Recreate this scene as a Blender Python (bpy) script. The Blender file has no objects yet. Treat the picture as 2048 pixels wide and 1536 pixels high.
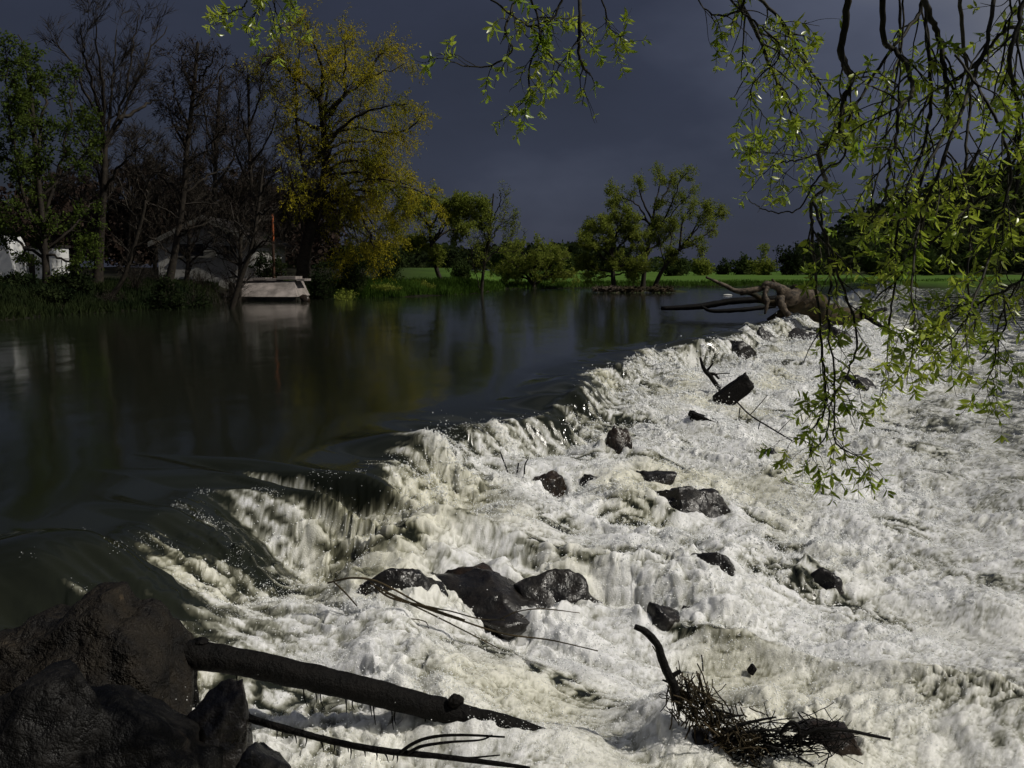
import bpy, math
import numpy as np
from mathutils import Vector, Matrix

# ------------------------------------------------------------------ camera, sky, sun, exposure
scene = bpy.context.scene
COL = scene.collection
CAM_H, PITCH, F = 2.0, math.radians(6.6), 1967.0          # metres above the upper river, tilt down, focal length in photo pixels
cam_d = bpy.data.cameras.new('camera'); cam = bpy.data.objects.new('camera', cam_d); COL.objects.link(cam)
cam_d.sensor_width = 36.0; cam_d.lens = 36.0 * F / 2048.0; cam_d.clip_start = 0.05; cam_d.clip_end = 6000
cam.location = (0, 0, CAM_H); cam.rotation_euler = (math.radians(90) - PITCH, 0, 0)
scene.camera = cam

SUN_EL, SUN_AZ = math.radians(45), math.radians(104)        # azimuth measured from the view direction towards the right
SUN_DIR = Vector((math.sin(SUN_AZ) * math.cos(SUN_EL), math.cos(SUN_AZ) * math.cos(SUN_EL), math.sin(SUN_EL)))
world = bpy.data.worlds.new('World'); scene.world = world; world.use_nodes = True
wn, wl = world.node_tree.nodes, world.node_tree.links
wn.clear()
def wnode(t, **kw):
    n = wn.new(t)
    for k, v in kw.items(): setattr(n, k, v)
    return n
w_out = wnode('ShaderNodeOutputWorld'); w_bg = wnode('ShaderNodeBackground'); w_bg.inputs['Strength'].default_value = 0.07
w_sky = wnode('ShaderNodeTexSky', sky_type='NISHITA', sun_disc=False, sun_elevation=SUN_EL, sun_rotation=SUN_AZ)
w_tc = wnode('ShaderNodeTexCoord')
w_map = wnode('ShaderNodeMapping'); w_map.inputs['Scale'].default_value = (1.0, 1.0, 2.2); w_map.inputs['Location'].default_value = (0.6, 0.2, 0.1)
w_nz = wnode('ShaderNodeTexNoise'); w_nz.inputs['Scale'].default_value = 2.0; w_nz.inputs['Detail'].default_value = 6; w_nz.inputs['Roughness'].default_value = 0.5
w_dot = wnode('ShaderNodeVectorMath', operation='DOT_PRODUCT'); w_dot.inputs[1].default_value = tuple(SUN_DIR)
w_mr = wnode('ShaderNodeMapRange'); w_mr.inputs['From Min'].default_value = -0.16; w_mr.inputs['From Max'].default_value = 1.0
w_pow = wnode('ShaderNodeMath', operation='POWER'); w_pow.inputs[1].default_value = 1.0
w_add = wnode('ShaderNodeMath', operation='MULTIPLY_ADD'); w_add.inputs[1].default_value = 0.85
w_ramp = wnode('ShaderNodeValToRGB')
e = w_ramp.color_ramp.elements
e[0].position = 0.26; e[0].color = (0.21, 0.24, 0.375, 1)
e[1].position = 0.95; e[1].color = (2.4, 2.5, 2.9, 1)
m = e.new(0.54); m.color = (0.43, 0.50, 0.84, 1)
m = e.new(0.76); m.color = (1.1, 1.25, 1.85, 1)
w_mix = wnode('ShaderNodeMix', data_type='RGBA'); w_mix.inputs['Factor'].default_value = 0.97
wl.new(w_tc.outputs['Generated'], w_map.inputs['Vector']); wl.new(w_map.outputs[0], w_nz.inputs['Vector'])
wl.new(w_tc.outputs['Generated'], w_dot.inputs[0]); wl.new(w_dot.outputs['Value'], w_mr.inputs['Value'])
wl.new(w_mr.outputs[0], w_pow.inputs[0]); wl.new(w_pow.outputs[0], w_add.inputs[2]); wl.new(w_nz.outputs['Fac'], w_add.inputs[0])
wl.new(w_add.outputs[0], w_ramp.inputs['Fac'])
wl.new(w_sky.outputs[0], w_mix.inputs['A']); wl.new(w_ramp.outputs[0], w_mix.inputs['B'])
wl.new(w_mix.outputs['Result'], w_bg.inputs['Color']); wl.new(w_bg.outputs[0], w_out.inputs['Surface'])

sun_d = bpy.data.lights.new('sun', 'SUN'); sun = bpy.data.objects.new('sun', sun_d); COL.objects.link(sun)
sun_d.energy = 3.2; sun_d.angle = math.radians(0.53); sun_d.color = (1.0, 0.95, 0.86)
sun.rotation_euler = SUN_DIR.to_track_quat('Z', 'Y').to_euler(); sun.location = SUN_DIR * 50

vs = scene.view_settings
vs.view_transform = 'Standard'; vs.look = 'None'; vs.exposure = 0.0; vs.gamma = 1.0; vs.use_curve_mapping = False
scene.render.engine = 'CYCLES'
cy = scene.cycles
cy.max_bounces = 4; cy.diffuse_bounces = 2; cy.glossy_bounces = 2; cy.transmission_bounces = 2; cy.transparent_max_bounces = 4
cy.caustics_reflective = False; cy.caustics_refractive = False
cy.use_denoising = True; cy.use_adaptive_sampling = True; cy.adaptive_threshold = 0.03; cy.adaptive_min_samples = 16

# ------------------------------------------------------------------ helpers
rng = np.random.default_rng(7)
UPV = np.array([0, math.sin(PITCH), math.cos(PITCH)]); FWD = np.array([0, math.cos(PITCH), -math.sin(PITCH)]); RGT = np.array([1.0, 0, 0])
CAMP = np.array([0, 0, CAM_H])
def ray(x, y): return RGT * ((x - 1024) / F) - UPV * ((y - 768) / F) + FWD
def at(x, y, z=0.0):                                       # the point at height z under photo pixel (x, y)
    r = ray(x, y); return CAMP + r * ((z - CAM_H) / r[2])
def atd(x, y, D):                                          # the point at depth D (world y)
    r = ray(x, y); return CAMP + r * (D / r[1])

def sstep(a, b, x):
    t = np.clip((x - a) / (b - a), 0, 1); return t * t * (3 - 2 * t)
_perm = np.random.default_rng(3).permutation(256); _perm = np.concatenate([_perm, _perm, _perm])
_ga = np.random.default_rng(4).uniform(0, 2 * np.pi, 256); _gx, _gy = np.cos(_ga), np.sin(_ga)
def perlin(x, y, seed=0):
    x = np.asarray(x, float) + seed * 17.31; y = np.asarray(y, float) + seed * 9.77
    xi = np.floor(x).astype(int); yi = np.floor(y).astype(int); xf = x - xi; yf = y - yi
    xi &= 255; yi &= 255
    u = xf * xf * xf * (xf * (xf * 6 - 15) + 10); v = yf * yf * yf * (yf * (yf * 6 - 15) + 10)
    def g(ix, iy, fx, fy):
        h = _perm[_perm[ix & 255] + (iy & 255)]; return _gx[h] * fx + _gy[h] * fy
    a = g(xi, yi, xf, yf); b = g(xi + 1, yi, xf - 1, yf); c = g(xi, yi + 1, xf, yf - 1); d = g(xi + 1, yi + 1, xf - 1, yf - 1)
    return ((a + (b - a) * u) + ((c + (d - c) * u) - (a + (b - a) * u)) * v) * 1.4

def mesh_np(name, verts, faces, smooth=True, mats=()):
    """verts (N,3); faces: list of int arrays (F,3) or (F,4)"""
    me = bpy.data.meshes.new(name)
    if isinstance(faces, np.ndarray): faces = [faces]
    faces = [f for f in faces if len(f)]
    verts = np.asarray(verts, np.float32)
    me.vertices.add(len(verts)); me.vertices.foreach_set('co', verts.ravel())
    nl = sum(f.size for f in faces); npoly = sum(len(f) for f in faces)
    me.loops.add(nl); me.polygons.add(npoly)
    me.loops.foreach_set('vertex_index', np.concatenate([f.ravel() for f in faces]).astype(np.int32))
    tot = np.concatenate([np.full(len(f), f.shape[1]) for f in faces]).astype(np.int32)
    start = np.concatenate([[0], np.cumsum(tot)[:-1]]).astype(np.int32)
    me.polygons.foreach_set('loop_start', start); me.polygons.foreach_set('loop_total', tot)
    me.polygons.foreach_set('use_smooth', np.full(npoly, smooth))
    me.update(calc_edges=True)
    for m in mats: me.materials.append(m)
    return me

def tag(o, label=None, cat=None, group=None, kind=None):
    for k, v in (('label', label), ('category', cat), ('group', group), ('kind', kind)):
        if v: o[k] = v
    return o
def wloc(o):
    p = Vector((0, 0, 0))
    while o is not None: p += o.location; o = o.parent
    return np.array(p)
def put(name, verts, faces, mat, parent=None, origin=None, smooth=True):
    """one mesh object from world-space vertices"""
    base = wloc(parent) if parent else np.zeros(3)
    org = np.zeros(3) if origin is None else np.asarray(origin, float) - base
    if origin is None and parent is None: org = np.zeros(3)
    me = mesh_np(name, np.asarray(verts) - base - org, faces, smooth, [mat])
    o = bpy.data.objects.new(name, me); COL.objects.link(o); o.parent = parent; o.location = org
    return o
def empty(name, loc):
    o = bpy.data.objects.new(name, None); COL.objects.link(o); o.location = loc; o.empty_display_size = 0.2
    return o

# ------------------------------------------------------------------ materials
def new_mat(name):
    m = bpy.data.materials.new(name); m.use_nodes = True
    nt = m.node_tree; nt.nodes.clear()
    out = nt.nodes.new('ShaderNodeOutputMaterial')
    def N(t, **kw):
        n = nt.nodes.new(t)
        for k, v in kw.items():
            if k.startswith('i_'): n.inputs[k[2:].replace('_', ' ')].default_value = v
            else: setattr(n, k, v)
        return n
    return m, nt, out, N, nt.links.new
def c4(c): return (c[0], c[1], c[2], 1)
def rough_mat(name, c1, c2, scale=8, rough=0.8, bump=0.3, bscale=30, spec=0.3, c3=None, coords='Object', stretch=None, bdist=0.02, rough2=None):
    m, nt, out, N, L = new_mat(name)
    tc = N('ShaderNodeTexCoord'); vec = tc.outputs[coords]
    if stretch:
        mp = N('ShaderNodeMapping', i_Scale=stretch); L(vec, mp.inputs[0]); vec = mp.outputs[0]
    n1 = N('ShaderNodeTexNoise', i_Scale=scale, i_Detail=4, i_Roughness=0.6); L(vec, n1.inputs['Vector'])
    r = N('ShaderNodeValToRGB'); r.color_ramp.elements[0].position = 0.35; r.color_ramp.elements[1].position = 0.65
    r.color_ramp.elements[0].color = c4(c1); r.color_ramp.elements[1].color = c4(c2)
    if c3: k = r.color_ramp.elements.new(0.8); k.color = c4(c3)
    L(n1.outputs['Fac'], r.inputs[0])
    p = N('ShaderNodeBsdfPrincipled', i_Roughness=rough); p.inputs['Specular IOR Level'].default_value = spec
    L(r.outputs[0], p.inputs['Base Color'])
    n2 = N('ShaderNodeTexNoise', i_Scale=bscale, i_Detail=4, i_Roughness=0.65); L(vec, n2.inputs['Vector'])
    if rough2 is not None:
        mr = N('ShaderNodeMapRange'); mr.inputs['From Min'].default_value = 0.35; mr.inputs['From Max'].default_value = 0.65
        mr.inputs['To Min'].default_value = rough; mr.inputs['To Max'].default_value = rough2
        L(n2.outputs['Fac'], mr.inputs[0]); L(mr.outputs[0], p.inputs['Roughness'])
    b = N('ShaderNodeBump', i_Strength=bump, i_Distance=bdist); L(n2.outputs['Fac'], b.inputs['Height']); L(b.outputs[0], p.inputs['Normal'])
    L(p.outputs[0], out.inputs[0])
    return m
def leaf_mat(name, c1, c2, scale=1.2, trans=0.35, gloss=0.0, grough=0.35):
    m, nt, out, N, L = new_mat(name)
    tc = N('ShaderNodeTexCoord')
    n1 = N('ShaderNodeTexNoise', i_Scale=scale, i_Detail=3); L(tc.outputs['Object'], n1.inputs['Vector'])
    r = N('ShaderNodeValToRGB'); r.color_ramp.elements[0].position = 0.36; r.color_ramp.elements[1].position = 0.64
    r.color_ramp.elements[0].color = c4(c1); r.color_ramp.elements[1].color = c4(c2)
    L(n1.outputs['Fac'], r.inputs[0])
    d = N('ShaderNodeBsdfDiffuse'); t = N('ShaderNodeBsdfTranslucent'); mx = N('ShaderNodeMixShader', i_Fac=trans)
    L(r.outputs[0], d.inputs['Color']); L(r.outputs[0], t.inputs['Color']); L(d.outputs[0], mx.inputs[1]); L(t.outputs[0], mx.inputs[2])
    sh = mx.outputs[0]
    if gloss:
        g = N('ShaderNodeBsdfGlossy', i_Roughness=grough); mg = N('ShaderNodeMixShader', i_Fac=gloss)
        L(sh, mg.inputs[1]); L(g.outputs[0], mg.inputs[2]); sh = mg.outputs[0]
    L(sh, out.inputs[0])
    return m

def river_mat():                                           # smooth dark river
    m, nt, out, N, L = new_mat('river water')
    tc = N('ShaderNodeTexCoord')
    mp = N('ShaderNodeMapping', i_Scale=(1.0, 0.45, 1.0)); L(tc.outputs['Object'], mp.inputs[0])
    n1 = N('ShaderNodeTexNoise', i_Scale=0.55, i_Detail=2, i_Roughness=0.5); L(mp.outputs[0], n1.inputs['Vector'])
    n2 = N('ShaderNodeTexNoise', i_Scale=3.0, i_Detail=2, i_Roughness=0.5); L(mp.outputs[0], n2.inputs['Vector'])
    b1 = N('ShaderNodeBump', i_Strength=0.07, i_Distance=0.35); L(n1.outputs['Fac'], b1.inputs['Height'])
    b2 = N('ShaderNodeBump', i_Strength=0.06, i_Distance=0.05); L(n2.outputs['Fac'], b2.inputs['Height']); L(b1.outputs[0], b2.inputs['Normal'])
    p = N('ShaderNodeBsdfPrincipled', i_Roughness=0.10, i_IOR=1.33); p.inputs['Base Color'].default_value = (0.010, 0.012, 0.007, 1)
    L(b2.outputs[0], p.inputs['Normal']); L(p.outputs[0], out.inputs[0])
    return m
def white_mat():                                           # white water: foam amount comes from where the water breaks
    m, nt, out, N, L = new_mat('white water')
    tc = N('ShaderNodeTexCoord'); at_ = N('ShaderNodeAttribute', attribute_name='foam'); yl = N('ShaderNodeAttribute', attribute_name='silt')
    k = at_
    r = N('ShaderNodeValToRGB'); e = r.color_ramp.elements
    e[0].position = 0.10; e[0].color = (0.010, 0.012, 0.007, 1)
    e[1].position = 1.0; e[1].color = (0.76, 0.76, 0.755, 1)
    for pos, c in ((0.24, (0.06, 0.06, 0.042)), (0.42, (0.24, 0.24, 0.195)), (0.64, (0.50, 0.50, 0.47)), (0.82, (0.64, 0.64, 0.625))):
        q = e.new(pos); q.color = c4(c)
    L(at_.outputs['Fac'], r.inputs[0])
    my = N('ShaderNodeMix', data_type='RGBA', blend_type='MULTIPLY'); my.inputs['B'].default_value = (0.90, 0.88, 0.75, 1)
    L(yl.outputs['Fac'], my.inputs['Factor']); L(r.outputs[0], my.inputs['A'])
    def rng_(a0, a1, b0, b1):
        q = N('ShaderNodeMapRange'); q.inputs['From Min'].default_value = a0; q.inputs['From Max'].default_value = a1; q.inputs['To Min'].default_value = b0; q.inputs['To Max'].default_value = b1
        L(at_.outputs['Fac'], q.inputs[0]); return q.outputs[0]
    # slow swell as on the river above, froth where the water breaks
    mp = N('ShaderNodeMapping', i_Scale=(1.0, 0.45, 1.0)); L(tc.outputs['Object'], mp.inputs[0])
    n2 = N('ShaderNodeTexNoise', i_Scale=3.0, i_Detail=2, i_Roughness=0.5); L(mp.outputs[0], n2.inputs['Vector'])
    n1 = N('ShaderNodeTexNoise', i_Scale=0.55, i_Detail=2, i_Roughness=0.5); L(mp.outputs[0], n1.inputs['Vector'])
    b1 = N('ShaderNodeBump', i_Strength=0.07, i_Distance=0.35); L(n1.outputs['Fac'], b1.inputs['Height'])
    b2 = N('ShaderNodeBump', i_Strength=0.06, i_Distance=0.05); L(n2.outputs['Fac'], b2.inputs['Height']); L(b1.outputs[0], b2.inputs['Normal'])
    nf = N('ShaderNodeTexNoise', i_Scale=70.0, i_Detail=2, i_Roughness=0.75); L(tc.outputs['Object'], nf.inputs['Vector'])
    b = N('ShaderNodeBump', i_Distance=0.02); L(rng_(0.05, 0.6, 0.0, 0.45), b.inputs['Strength']); L(nf.outputs['Fac'], b.inputs['Height']); L(b2.outputs[0], b.inputs['Normal'])
    p = N('ShaderNodeBsdfPrincipled', i_IOR=1.33, subsurface_method='BURLEY'); L(my.outputs['Result'], p.inputs['Base Color']); L(rng_(0.05, 0.5, 0.10, 0.20), p.inputs['Roughness']); L(b.outputs[0], p.inputs['Normal'])
    L(rng_(0.35, 0.8, 0.0, 0.65), p.inputs['Subsurface Weight']); p.inputs['Subsurface Radius'].default_value = (1.0, 1.0, 0.9); p.inputs['Subsurface Scale'].default_value = 0.045
    L(p.outputs[0], out.inputs[0])
    return m

M = {}
M['river'] = river_mat(); M['white'] = white_mat()
M['rock'] = rough_mat('wet dark rock', (0.004, 0.0035, 0.003), (0.014, 0.011, 0.008), 7, 0.20, 0.45, 9, 0.4, (0.036, 0.026, 0.015), rough2=0.5, bdist=0.06)
M['rock_brown'] = rough_mat('wet brown rock', (0.005, 0.004, 0.003), (0.028, 0.016, 0.008), 6, 0.20, 0.45, 9, 0.4, (0.10, 0.052, 0.016), rough2=0.5, bdist=0.06)
M['rock_black'] = rough_mat('black bank rock', (0.0018, 0.0016, 0.0013), (0.006, 0.005, 0.004), 4, 0.4, 0.8, 12, 0.2, (0.03, 0.022, 0.013), rough2=0.8, bdist=0.06)
M['rock_dry_lit'] = rough_mat('dark bank rock', (0.004, 0.0035, 0.003), (0.018, 0.014, 0.009), 5, 0.5, 1.0, 11, 0.18, (0.11, 0.078, 0.045), rough2=0.8, bdist=0.09)  # lighter brown patches put into the colour for sunlit facets
M['bark'] = rough_mat('dark bark', (0.010, 0.008, 0.006), (0.035, 0.028, 0.02), 5, 0.75, 0.6, 12, 0.2)
M['bark_wet'] = rough_mat('wet black bark', (0.0018, 0.0016, 0.0013), (0.0055, 0.0045, 0.0035), 9, 0.6, 1.0, 34, 0.12, stretch=(1, 1, 1))
M['bark_near'] = rough_mat('willow twig bark', (0.008, 0.008, 0.004), (0.03, 0.026, 0.012), 20, 0.7, 0.4, 80, 0.25, bdist=0.004)
M['bark_pale'] = rough_mat('bleached driftwood', (0.015, 0.012, 0.009), (0.13, 0.10, 0.07), 7, 0.7, 0.6, 20, 0.2)
M['bark_moss'] = rough_mat('mossy driftwood', (0.012, 0.012, 0.006), (0.07, 0.05, 0.025), 3, 0.8, 0.7, 14, 0.2, (0.10, 0.09, 0.02))
M['twig_brown'] = rough_mat('brown bare twigs', (0.016, 0.010, 0.008), (0.04, 0.027, 0.02), 2, 0.9, 0.0, 10, 0.1)
M['leaf_green'] = leaf_mat('green spring leaves', (0.045, 0.070, 0.014), (0.085, 0.115, 0.024), 1.2, 0.42)
M['leaf_yellow'] = leaf_mat('yellow willow catkin leaves', (0.18, 0.19, 0.018), (0.44, 0.37, 0.03), 0.35, 0.45)
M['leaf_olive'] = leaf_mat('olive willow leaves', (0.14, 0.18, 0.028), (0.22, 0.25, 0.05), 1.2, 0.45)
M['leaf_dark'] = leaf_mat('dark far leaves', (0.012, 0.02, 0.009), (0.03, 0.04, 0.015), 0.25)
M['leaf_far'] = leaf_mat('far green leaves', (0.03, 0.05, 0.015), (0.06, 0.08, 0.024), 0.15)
M['leaf_near'] = leaf_mat('fresh willow leaves', (0.20, 0.30, 0.02), (0.38, 0.44, 0.05), 6, 0.5, 0.04, 0.3)
M['grass'] = rough_mat('meadow grass', (0.03, 0.075, 0.010), (0.055, 0.115, 0.016), 0.08, 0.9, 0.3, 2.0, 0.1)
M['bank'] = rough_mat('river bank soil', (0.018, 0.018, 0.010), (0.035, 0.045, 0.014), 0.6, 0.9, 0.6, 4, 0.1)
M['grass_blade'] = leaf_mat('bank grass blades', (0.025, 0.05, 0.008), (0.06, 0.11, 0.018), 0.4)
M['concrete'] = rough_mat('weathered pinkish concrete', (0.13, 0.115, 0.105), (0.29, 0.255, 0.235), 1.6, 0.85, 0.5, 9, 0.2, (0.34, 0.30, 0.28))
M['concrete_dark'] = rough_mat('wet stained concrete', (0.012, 0.012, 0.010), (0.04, 0.035, 0.028), 2, 0.6, 0.4, 9, 0.2)
M['wall'] = rough_mat('pale house plaster', (0.28, 0.275, 0.255), (0.38, 0.372, 0.35), 2, 0.9, 0.1, 9, 0.1)
M['wall_white'] = rough_mat('white painted metal', (0.55, 0.56, 0.56), (0.68, 0.68, 0.66), 1.5, 0.6, 0.05, 9, 0.3)
M['roof'] = rough_mat('dark roof tiles', (0.012, 0.010, 0.009), (0.028, 0.024, 0.021), 3, 0.8, 0.4, 9, 0.2)
M['glass'] = rough_mat('dark window glass', (0.01, 0.01, 0.012), (0.015, 0.016, 0.018), 3, 0.08, 0.0, 9, 0.5)
M['trim'] = rough_mat('white trim', (0.55, 0.54, 0.5), (0.7, 0.69, 0.65), 3, 0.6, 0.05, 9, 0.3)
M['orange'] = rough_mat('weathered orange paint', (0.10, 0.03, 0.012), (0.36, 0.09, 0.022), 3, 0.6, 0.3, 12, 0.3)
M['rust'] = rough_mat('rusty brown post', (0.02, 0.012, 0.008), (0.06, 0.03, 0.016), 3, 0.8, 0.3, 12, 0.2)
M['trim_dull'] = rough_mat('dull grey trim', (0.10, 0.10, 0.09), (0.16, 0.155, 0.14), 3, 0.7, 0.05, 9, 0.2)
M['drop'] = None
def drop_mat():
    m, nt, out, N, L = new_mat('water drops')
    p = N('ShaderNodeBsdfPrincipled', i_Roughness=0.12, i_IOR=1.33); p.inputs['Base Color'].default_value = (0.86, 0.87, 0.86, 1)
    L(p.outputs[0], out.inputs[0]); return m
M['drop'] = drop_mat()

# ------------------------------------------------------------------ the weir: where its crest runs and how high the water stands
A0 = at(0, 1130)[:2]; dS = np.array([0.382, 0.924]); dS /= np.linalg.norm(dS); dT = np.array([dS[1], -dS[0]])
crest_px = [(-260, 1215), (0, 1132), (110, 1100), (230, 1062), (340, 996), (400, 962), (470, 925), (560, 958), (640, 962), (700, 935), (760, 905), (815, 866), (870, 842), (930, 836), (1010, 832),
            (1090, 805), (1128, 770), (1145, 748), (1240, 716), (1270, 700), (1360, 690), (1430, 682), (1480, 660), (1560, 640), (1640, 615)]
cst = []
for p in crest_px:
    q = at(*p)[:2] - A0; cst.append((q @ dS, q @ dT))
cst = np.array(sorted(cst)); 
def st(x, y):
    qx, qy = x - A0[0], y - A0[1]; return qx * dS[0] + qy * dS[1], qx * dT[0] + qy * dT[1]
def xy(s, t): return A0[0] + s * dS[0] + t * dT[0], A0[1] + s * dS[1] + t * dT[1]
DROP = 1.2
clear_px = [(-260, 1.0), (150, 0.9), (195, 0.4), (290, 0.5), (330, 1.1), (385, 0.9), (410, 0.05), (500, 0.05), (545, 0.6), (640, 0.5), (740, 0.3), (770, 0.05), (825, 0.05), (850, 0.35), (915, 0.15), (940, 0.0), (1010, 0.1), (1040, 0.45), (1100, 0.4), (1130, -0.1), (1240, -0.05), (1300, -0.15), (1640, -0.15)]
cxs = np.array([p_[0] for p_ in crest_px]); cys = np.array([p_[1] for p_ in crest_px])
clr = np.array([((at(a_, np.interp(a_, cxs, cys))[:2] - A0) @ dS, b_) for a_, b_ in clear_px])
def water(x, y, fine=True):
    """height of the water, foam amount, silt amount, roughness envelope"""
    s, t = st(x, y)
    tp = t - np.interp(s, cst[:, 0], cst[:, 1], right=0.0)
    bul = perlin(s * 1.15, 0.07 * t, 2); tp = tp + (0.12 * perlin(s * 1.3, t * 0.6, 1) - 0.30 * bul * (1 - sstep(1.5, 3.5, tp))) * sstep(-1, 0.3, tp)
    far = 1 - sstep(50, 75, s)
    near = 1 - sstep(1.5, 6.0, s)                           # the near end of the crest runs clear before it breaks
    dn = 0.25 * (1 - near)                                  # further along it breaks right on the crest, before it drops
    z = -0.05 * sstep(-1.5, 0, tp) - 0.50 * sstep(-0.05 + dn, 0.62 + dn + 0.55 * near, tp) - (DROP - 0.55) * sstep(0.5, 6.2, tp)
    lip = sstep(-0.9, -0.1, tp) * (1 - sstep(0.9 + 0.5 * near, 1.8 + 0.6 * near, tp))
    z = z + lip * 0.30 * np.maximum(bul, -0.2)
    e1 = sstep(0.2, 1.0, tp) * (1 - 0.9 * sstep(5.2, 8.0, tp))
    big = perlin(s * 0.62, t * 0.5, 3); mid = perlin(s * 1.25, t * 0.85, 4)
    z = z + e1 * (0.24 * big + 0.15 * mid)
    if not fine: return z
    low = sstep(4.5, 7.5, tp)
    e2 = sstep(0.05 + 0.15 * near, 0.5 + 0.45 * near, tp) * (1 - 0.76 * sstep(4.0, 7.5, tp)) * (0.35 + 0.65 * far)
    wx = 0.22 * perlin(s * 1.1, t * 1.1, 20); wy = 0.22 * perlin(s * 1.1, t * 1.1, 21)
    cs, ct = s + wx, (t + wy) * (0.60 + 0.25 * low)          # lumps drawn out along the flow
    b1 = np.abs(perlin(cs * 1.9, ct * 1.9, 5))
    cs2, ct2 = cs + 0.7 * z, ct - 1.15 * z                  # follow the surface down steep faces
    b2 = np.abs(perlin(cs2 * 4.3, ct2 * 4.3, 6)); b3 = np.abs(perlin(cs2 * 9.5, ct2 * 9.5, 7))
    b4 = np.abs(perlin(cs2 * 21, ct2 * 21, 8)); b5 = perlin((s + 0.8 * z) * 46, (t - 1.2 * z) * 46, 9)
    act = 0.35 + 0.65 * sstep(-0.35, 0.45, perlin(s * 0.9, t * 0.75, 10))      # livelier and calmer patches
    grain = np.random.default_rng(8).normal(0, 1, x.shape)
    dist = np.hypot(x, y)
    z = z + e2 * act * (0.20 * b1 + 0.115 * b2 + 0.055 * b3 + 0.026 * b4 + 0.009 * b5)
    st1 = perlin(s * 3.1 + 0.8 * wx, tp * 0.55 + wy, 11); st2 = perlin(s * 9 + wx, tp * 0.9, 12); st3 = perlin(s * 15 + 2.2 * wy + 1.5 * wx, tp * 1.3, 24)
    z = z + lip * sstep(-0.2, 0.4, tp) * (0.065 * st1 + 0.030 * st2 + 0.010 * st3 + 0.02 * perlin(s * 6, t * 3, 35))
    z = z + low * far * (0.09 * perlin(s * 0.8, t * 1.3, 13) + 0.05 * perlin(s * 1.7 + wx, t * 2.6, 14))
    z = z + low * (0.4 + 0.6 * far) * (0.02 * perlin(s * 5, t * 8, 15) + 0.045 * np.abs(perlin(s * 5.5 + wx, t * 6.5 + wy, 28)) * sstep(-0.1, 0.5, perlin(s * 1.2, t * 1.6, 29)))
    # foam
    clear = np.interp(s, clr[:, 0], clr[:, 1]) + 0.25 * perlin(s * 1.6, 3.3 + 0.3 * t, 16) + 0.42 * np.maximum(bul, 0) * (s > 3)
    q = tp + 0.28 * st1 + 0.30 * st2 + 0.18 * st3 + 0.3 * (b2 - 0.3)
    foam = sstep(clear - 0.2, clear + 0.55, q)
    mul = (0.28 + 0.38 * b1 + 0.42 * b2 + 0.62 * b3 + 0.66 * b4)
    foam = foam * (mul * (1 - 0.55 * low) + 0.55 * low * (0.62 + 0.35 * b2 + 0.25 * b4))
    foam = foam + lip * sstep(-0.1, 0.3, tp) * (1 - foam) * 0.8 * sstep(0.1, 0.7, 0.55 * st2 + 0.45 * st3 + 0.5 * perlin(s * 5, t * 3.5, 26)) * sstep(-0.2, 0.3, perlin(s * 1.1, t * 0.9, 27))
    foam = foam * (1 - lip * 0.65 * sstep(-0.25, 0.5, -0.5 * st3 - 0.6 * st2 + 0.7 * perlin((s + z) * 7, (t - z) * 6, 34) + 0.5 * b5))
    thinp = sstep(0.05, 0.5, perlin(s * 1.3 + wx, t * 0.9 + wy, 17))
    foam = foam - thinp * e1 * (0.30 + 0.9 * (0.22 - b2) + 0.35 * (st2 + st3) * (1 - low))
    thin = sstep(4.6, 8.5, tp + 1.8 * perlin(s * 0.12, t * 0.3, 18)) * sstep(4, 26, s)
    lace = perlin(s * 0.55, t * 1.3, 19) + 0.6 * perlin(s * 1.6, t * 3.4, 22) + 0.4 * perlin(s * 5, t * 9, 25)
    foam = foam - thin * (0.36 - 0.70 * lace)
    foam = foam - 0.40 * sstep(0.05, 0.6, lace) * low * (1 - thin)
    foam = foam * (1 - 0.5 * sstep(48, 62, s)) + foam * (0.09 * grain + 0.30 * b5)
    silt = sstep(-0.05, 0.6, perlin(s * 0.55, t * 0.7, 23) + 0.30 * (1 - sstep(0, 5, s - 1))) * (1 - 0.9 * low)
    return z, np.clip(foam, 0, 1), np.clip(silt, 0, 1), e2 * act * (1 - 0.7 * low), tp
def water_hit(px, py):                                     # where the sight line of a pixel meets the water
    r = ray(px, py); ts = np.linspace(2.5, 90, 9000); P = CAMP + ts[:, None] * r
    z = water(P[:, 0], P[:, 1], fine=False); i = np.argmax(P[:, 2] < z + 0.04)
    return P[i]

ang = np.radians(np.concatenate([np.arange(-52, -31, 0.3), np.arange(-31, 31, 0.088), np.arange(31, 52, 0.3)]))
rad = np.concatenate([np.exp(np.arange(math.log(3.0), math.log(70), 0.0035)), np.exp(np.arange(math.log(70), math.log(215), 0.014))])
RR, AA = np.meshgrid(rad, ang, indexing='ij')
X = RR * np.sin(AA); Y = RR * np.cos(AA)
Z, foam, silt, env, TP = water(X.ravel(), Y.ravel())
shp = X.shape; X = X.ravel().copy(); Y = Y.ravel().copy()

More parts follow.
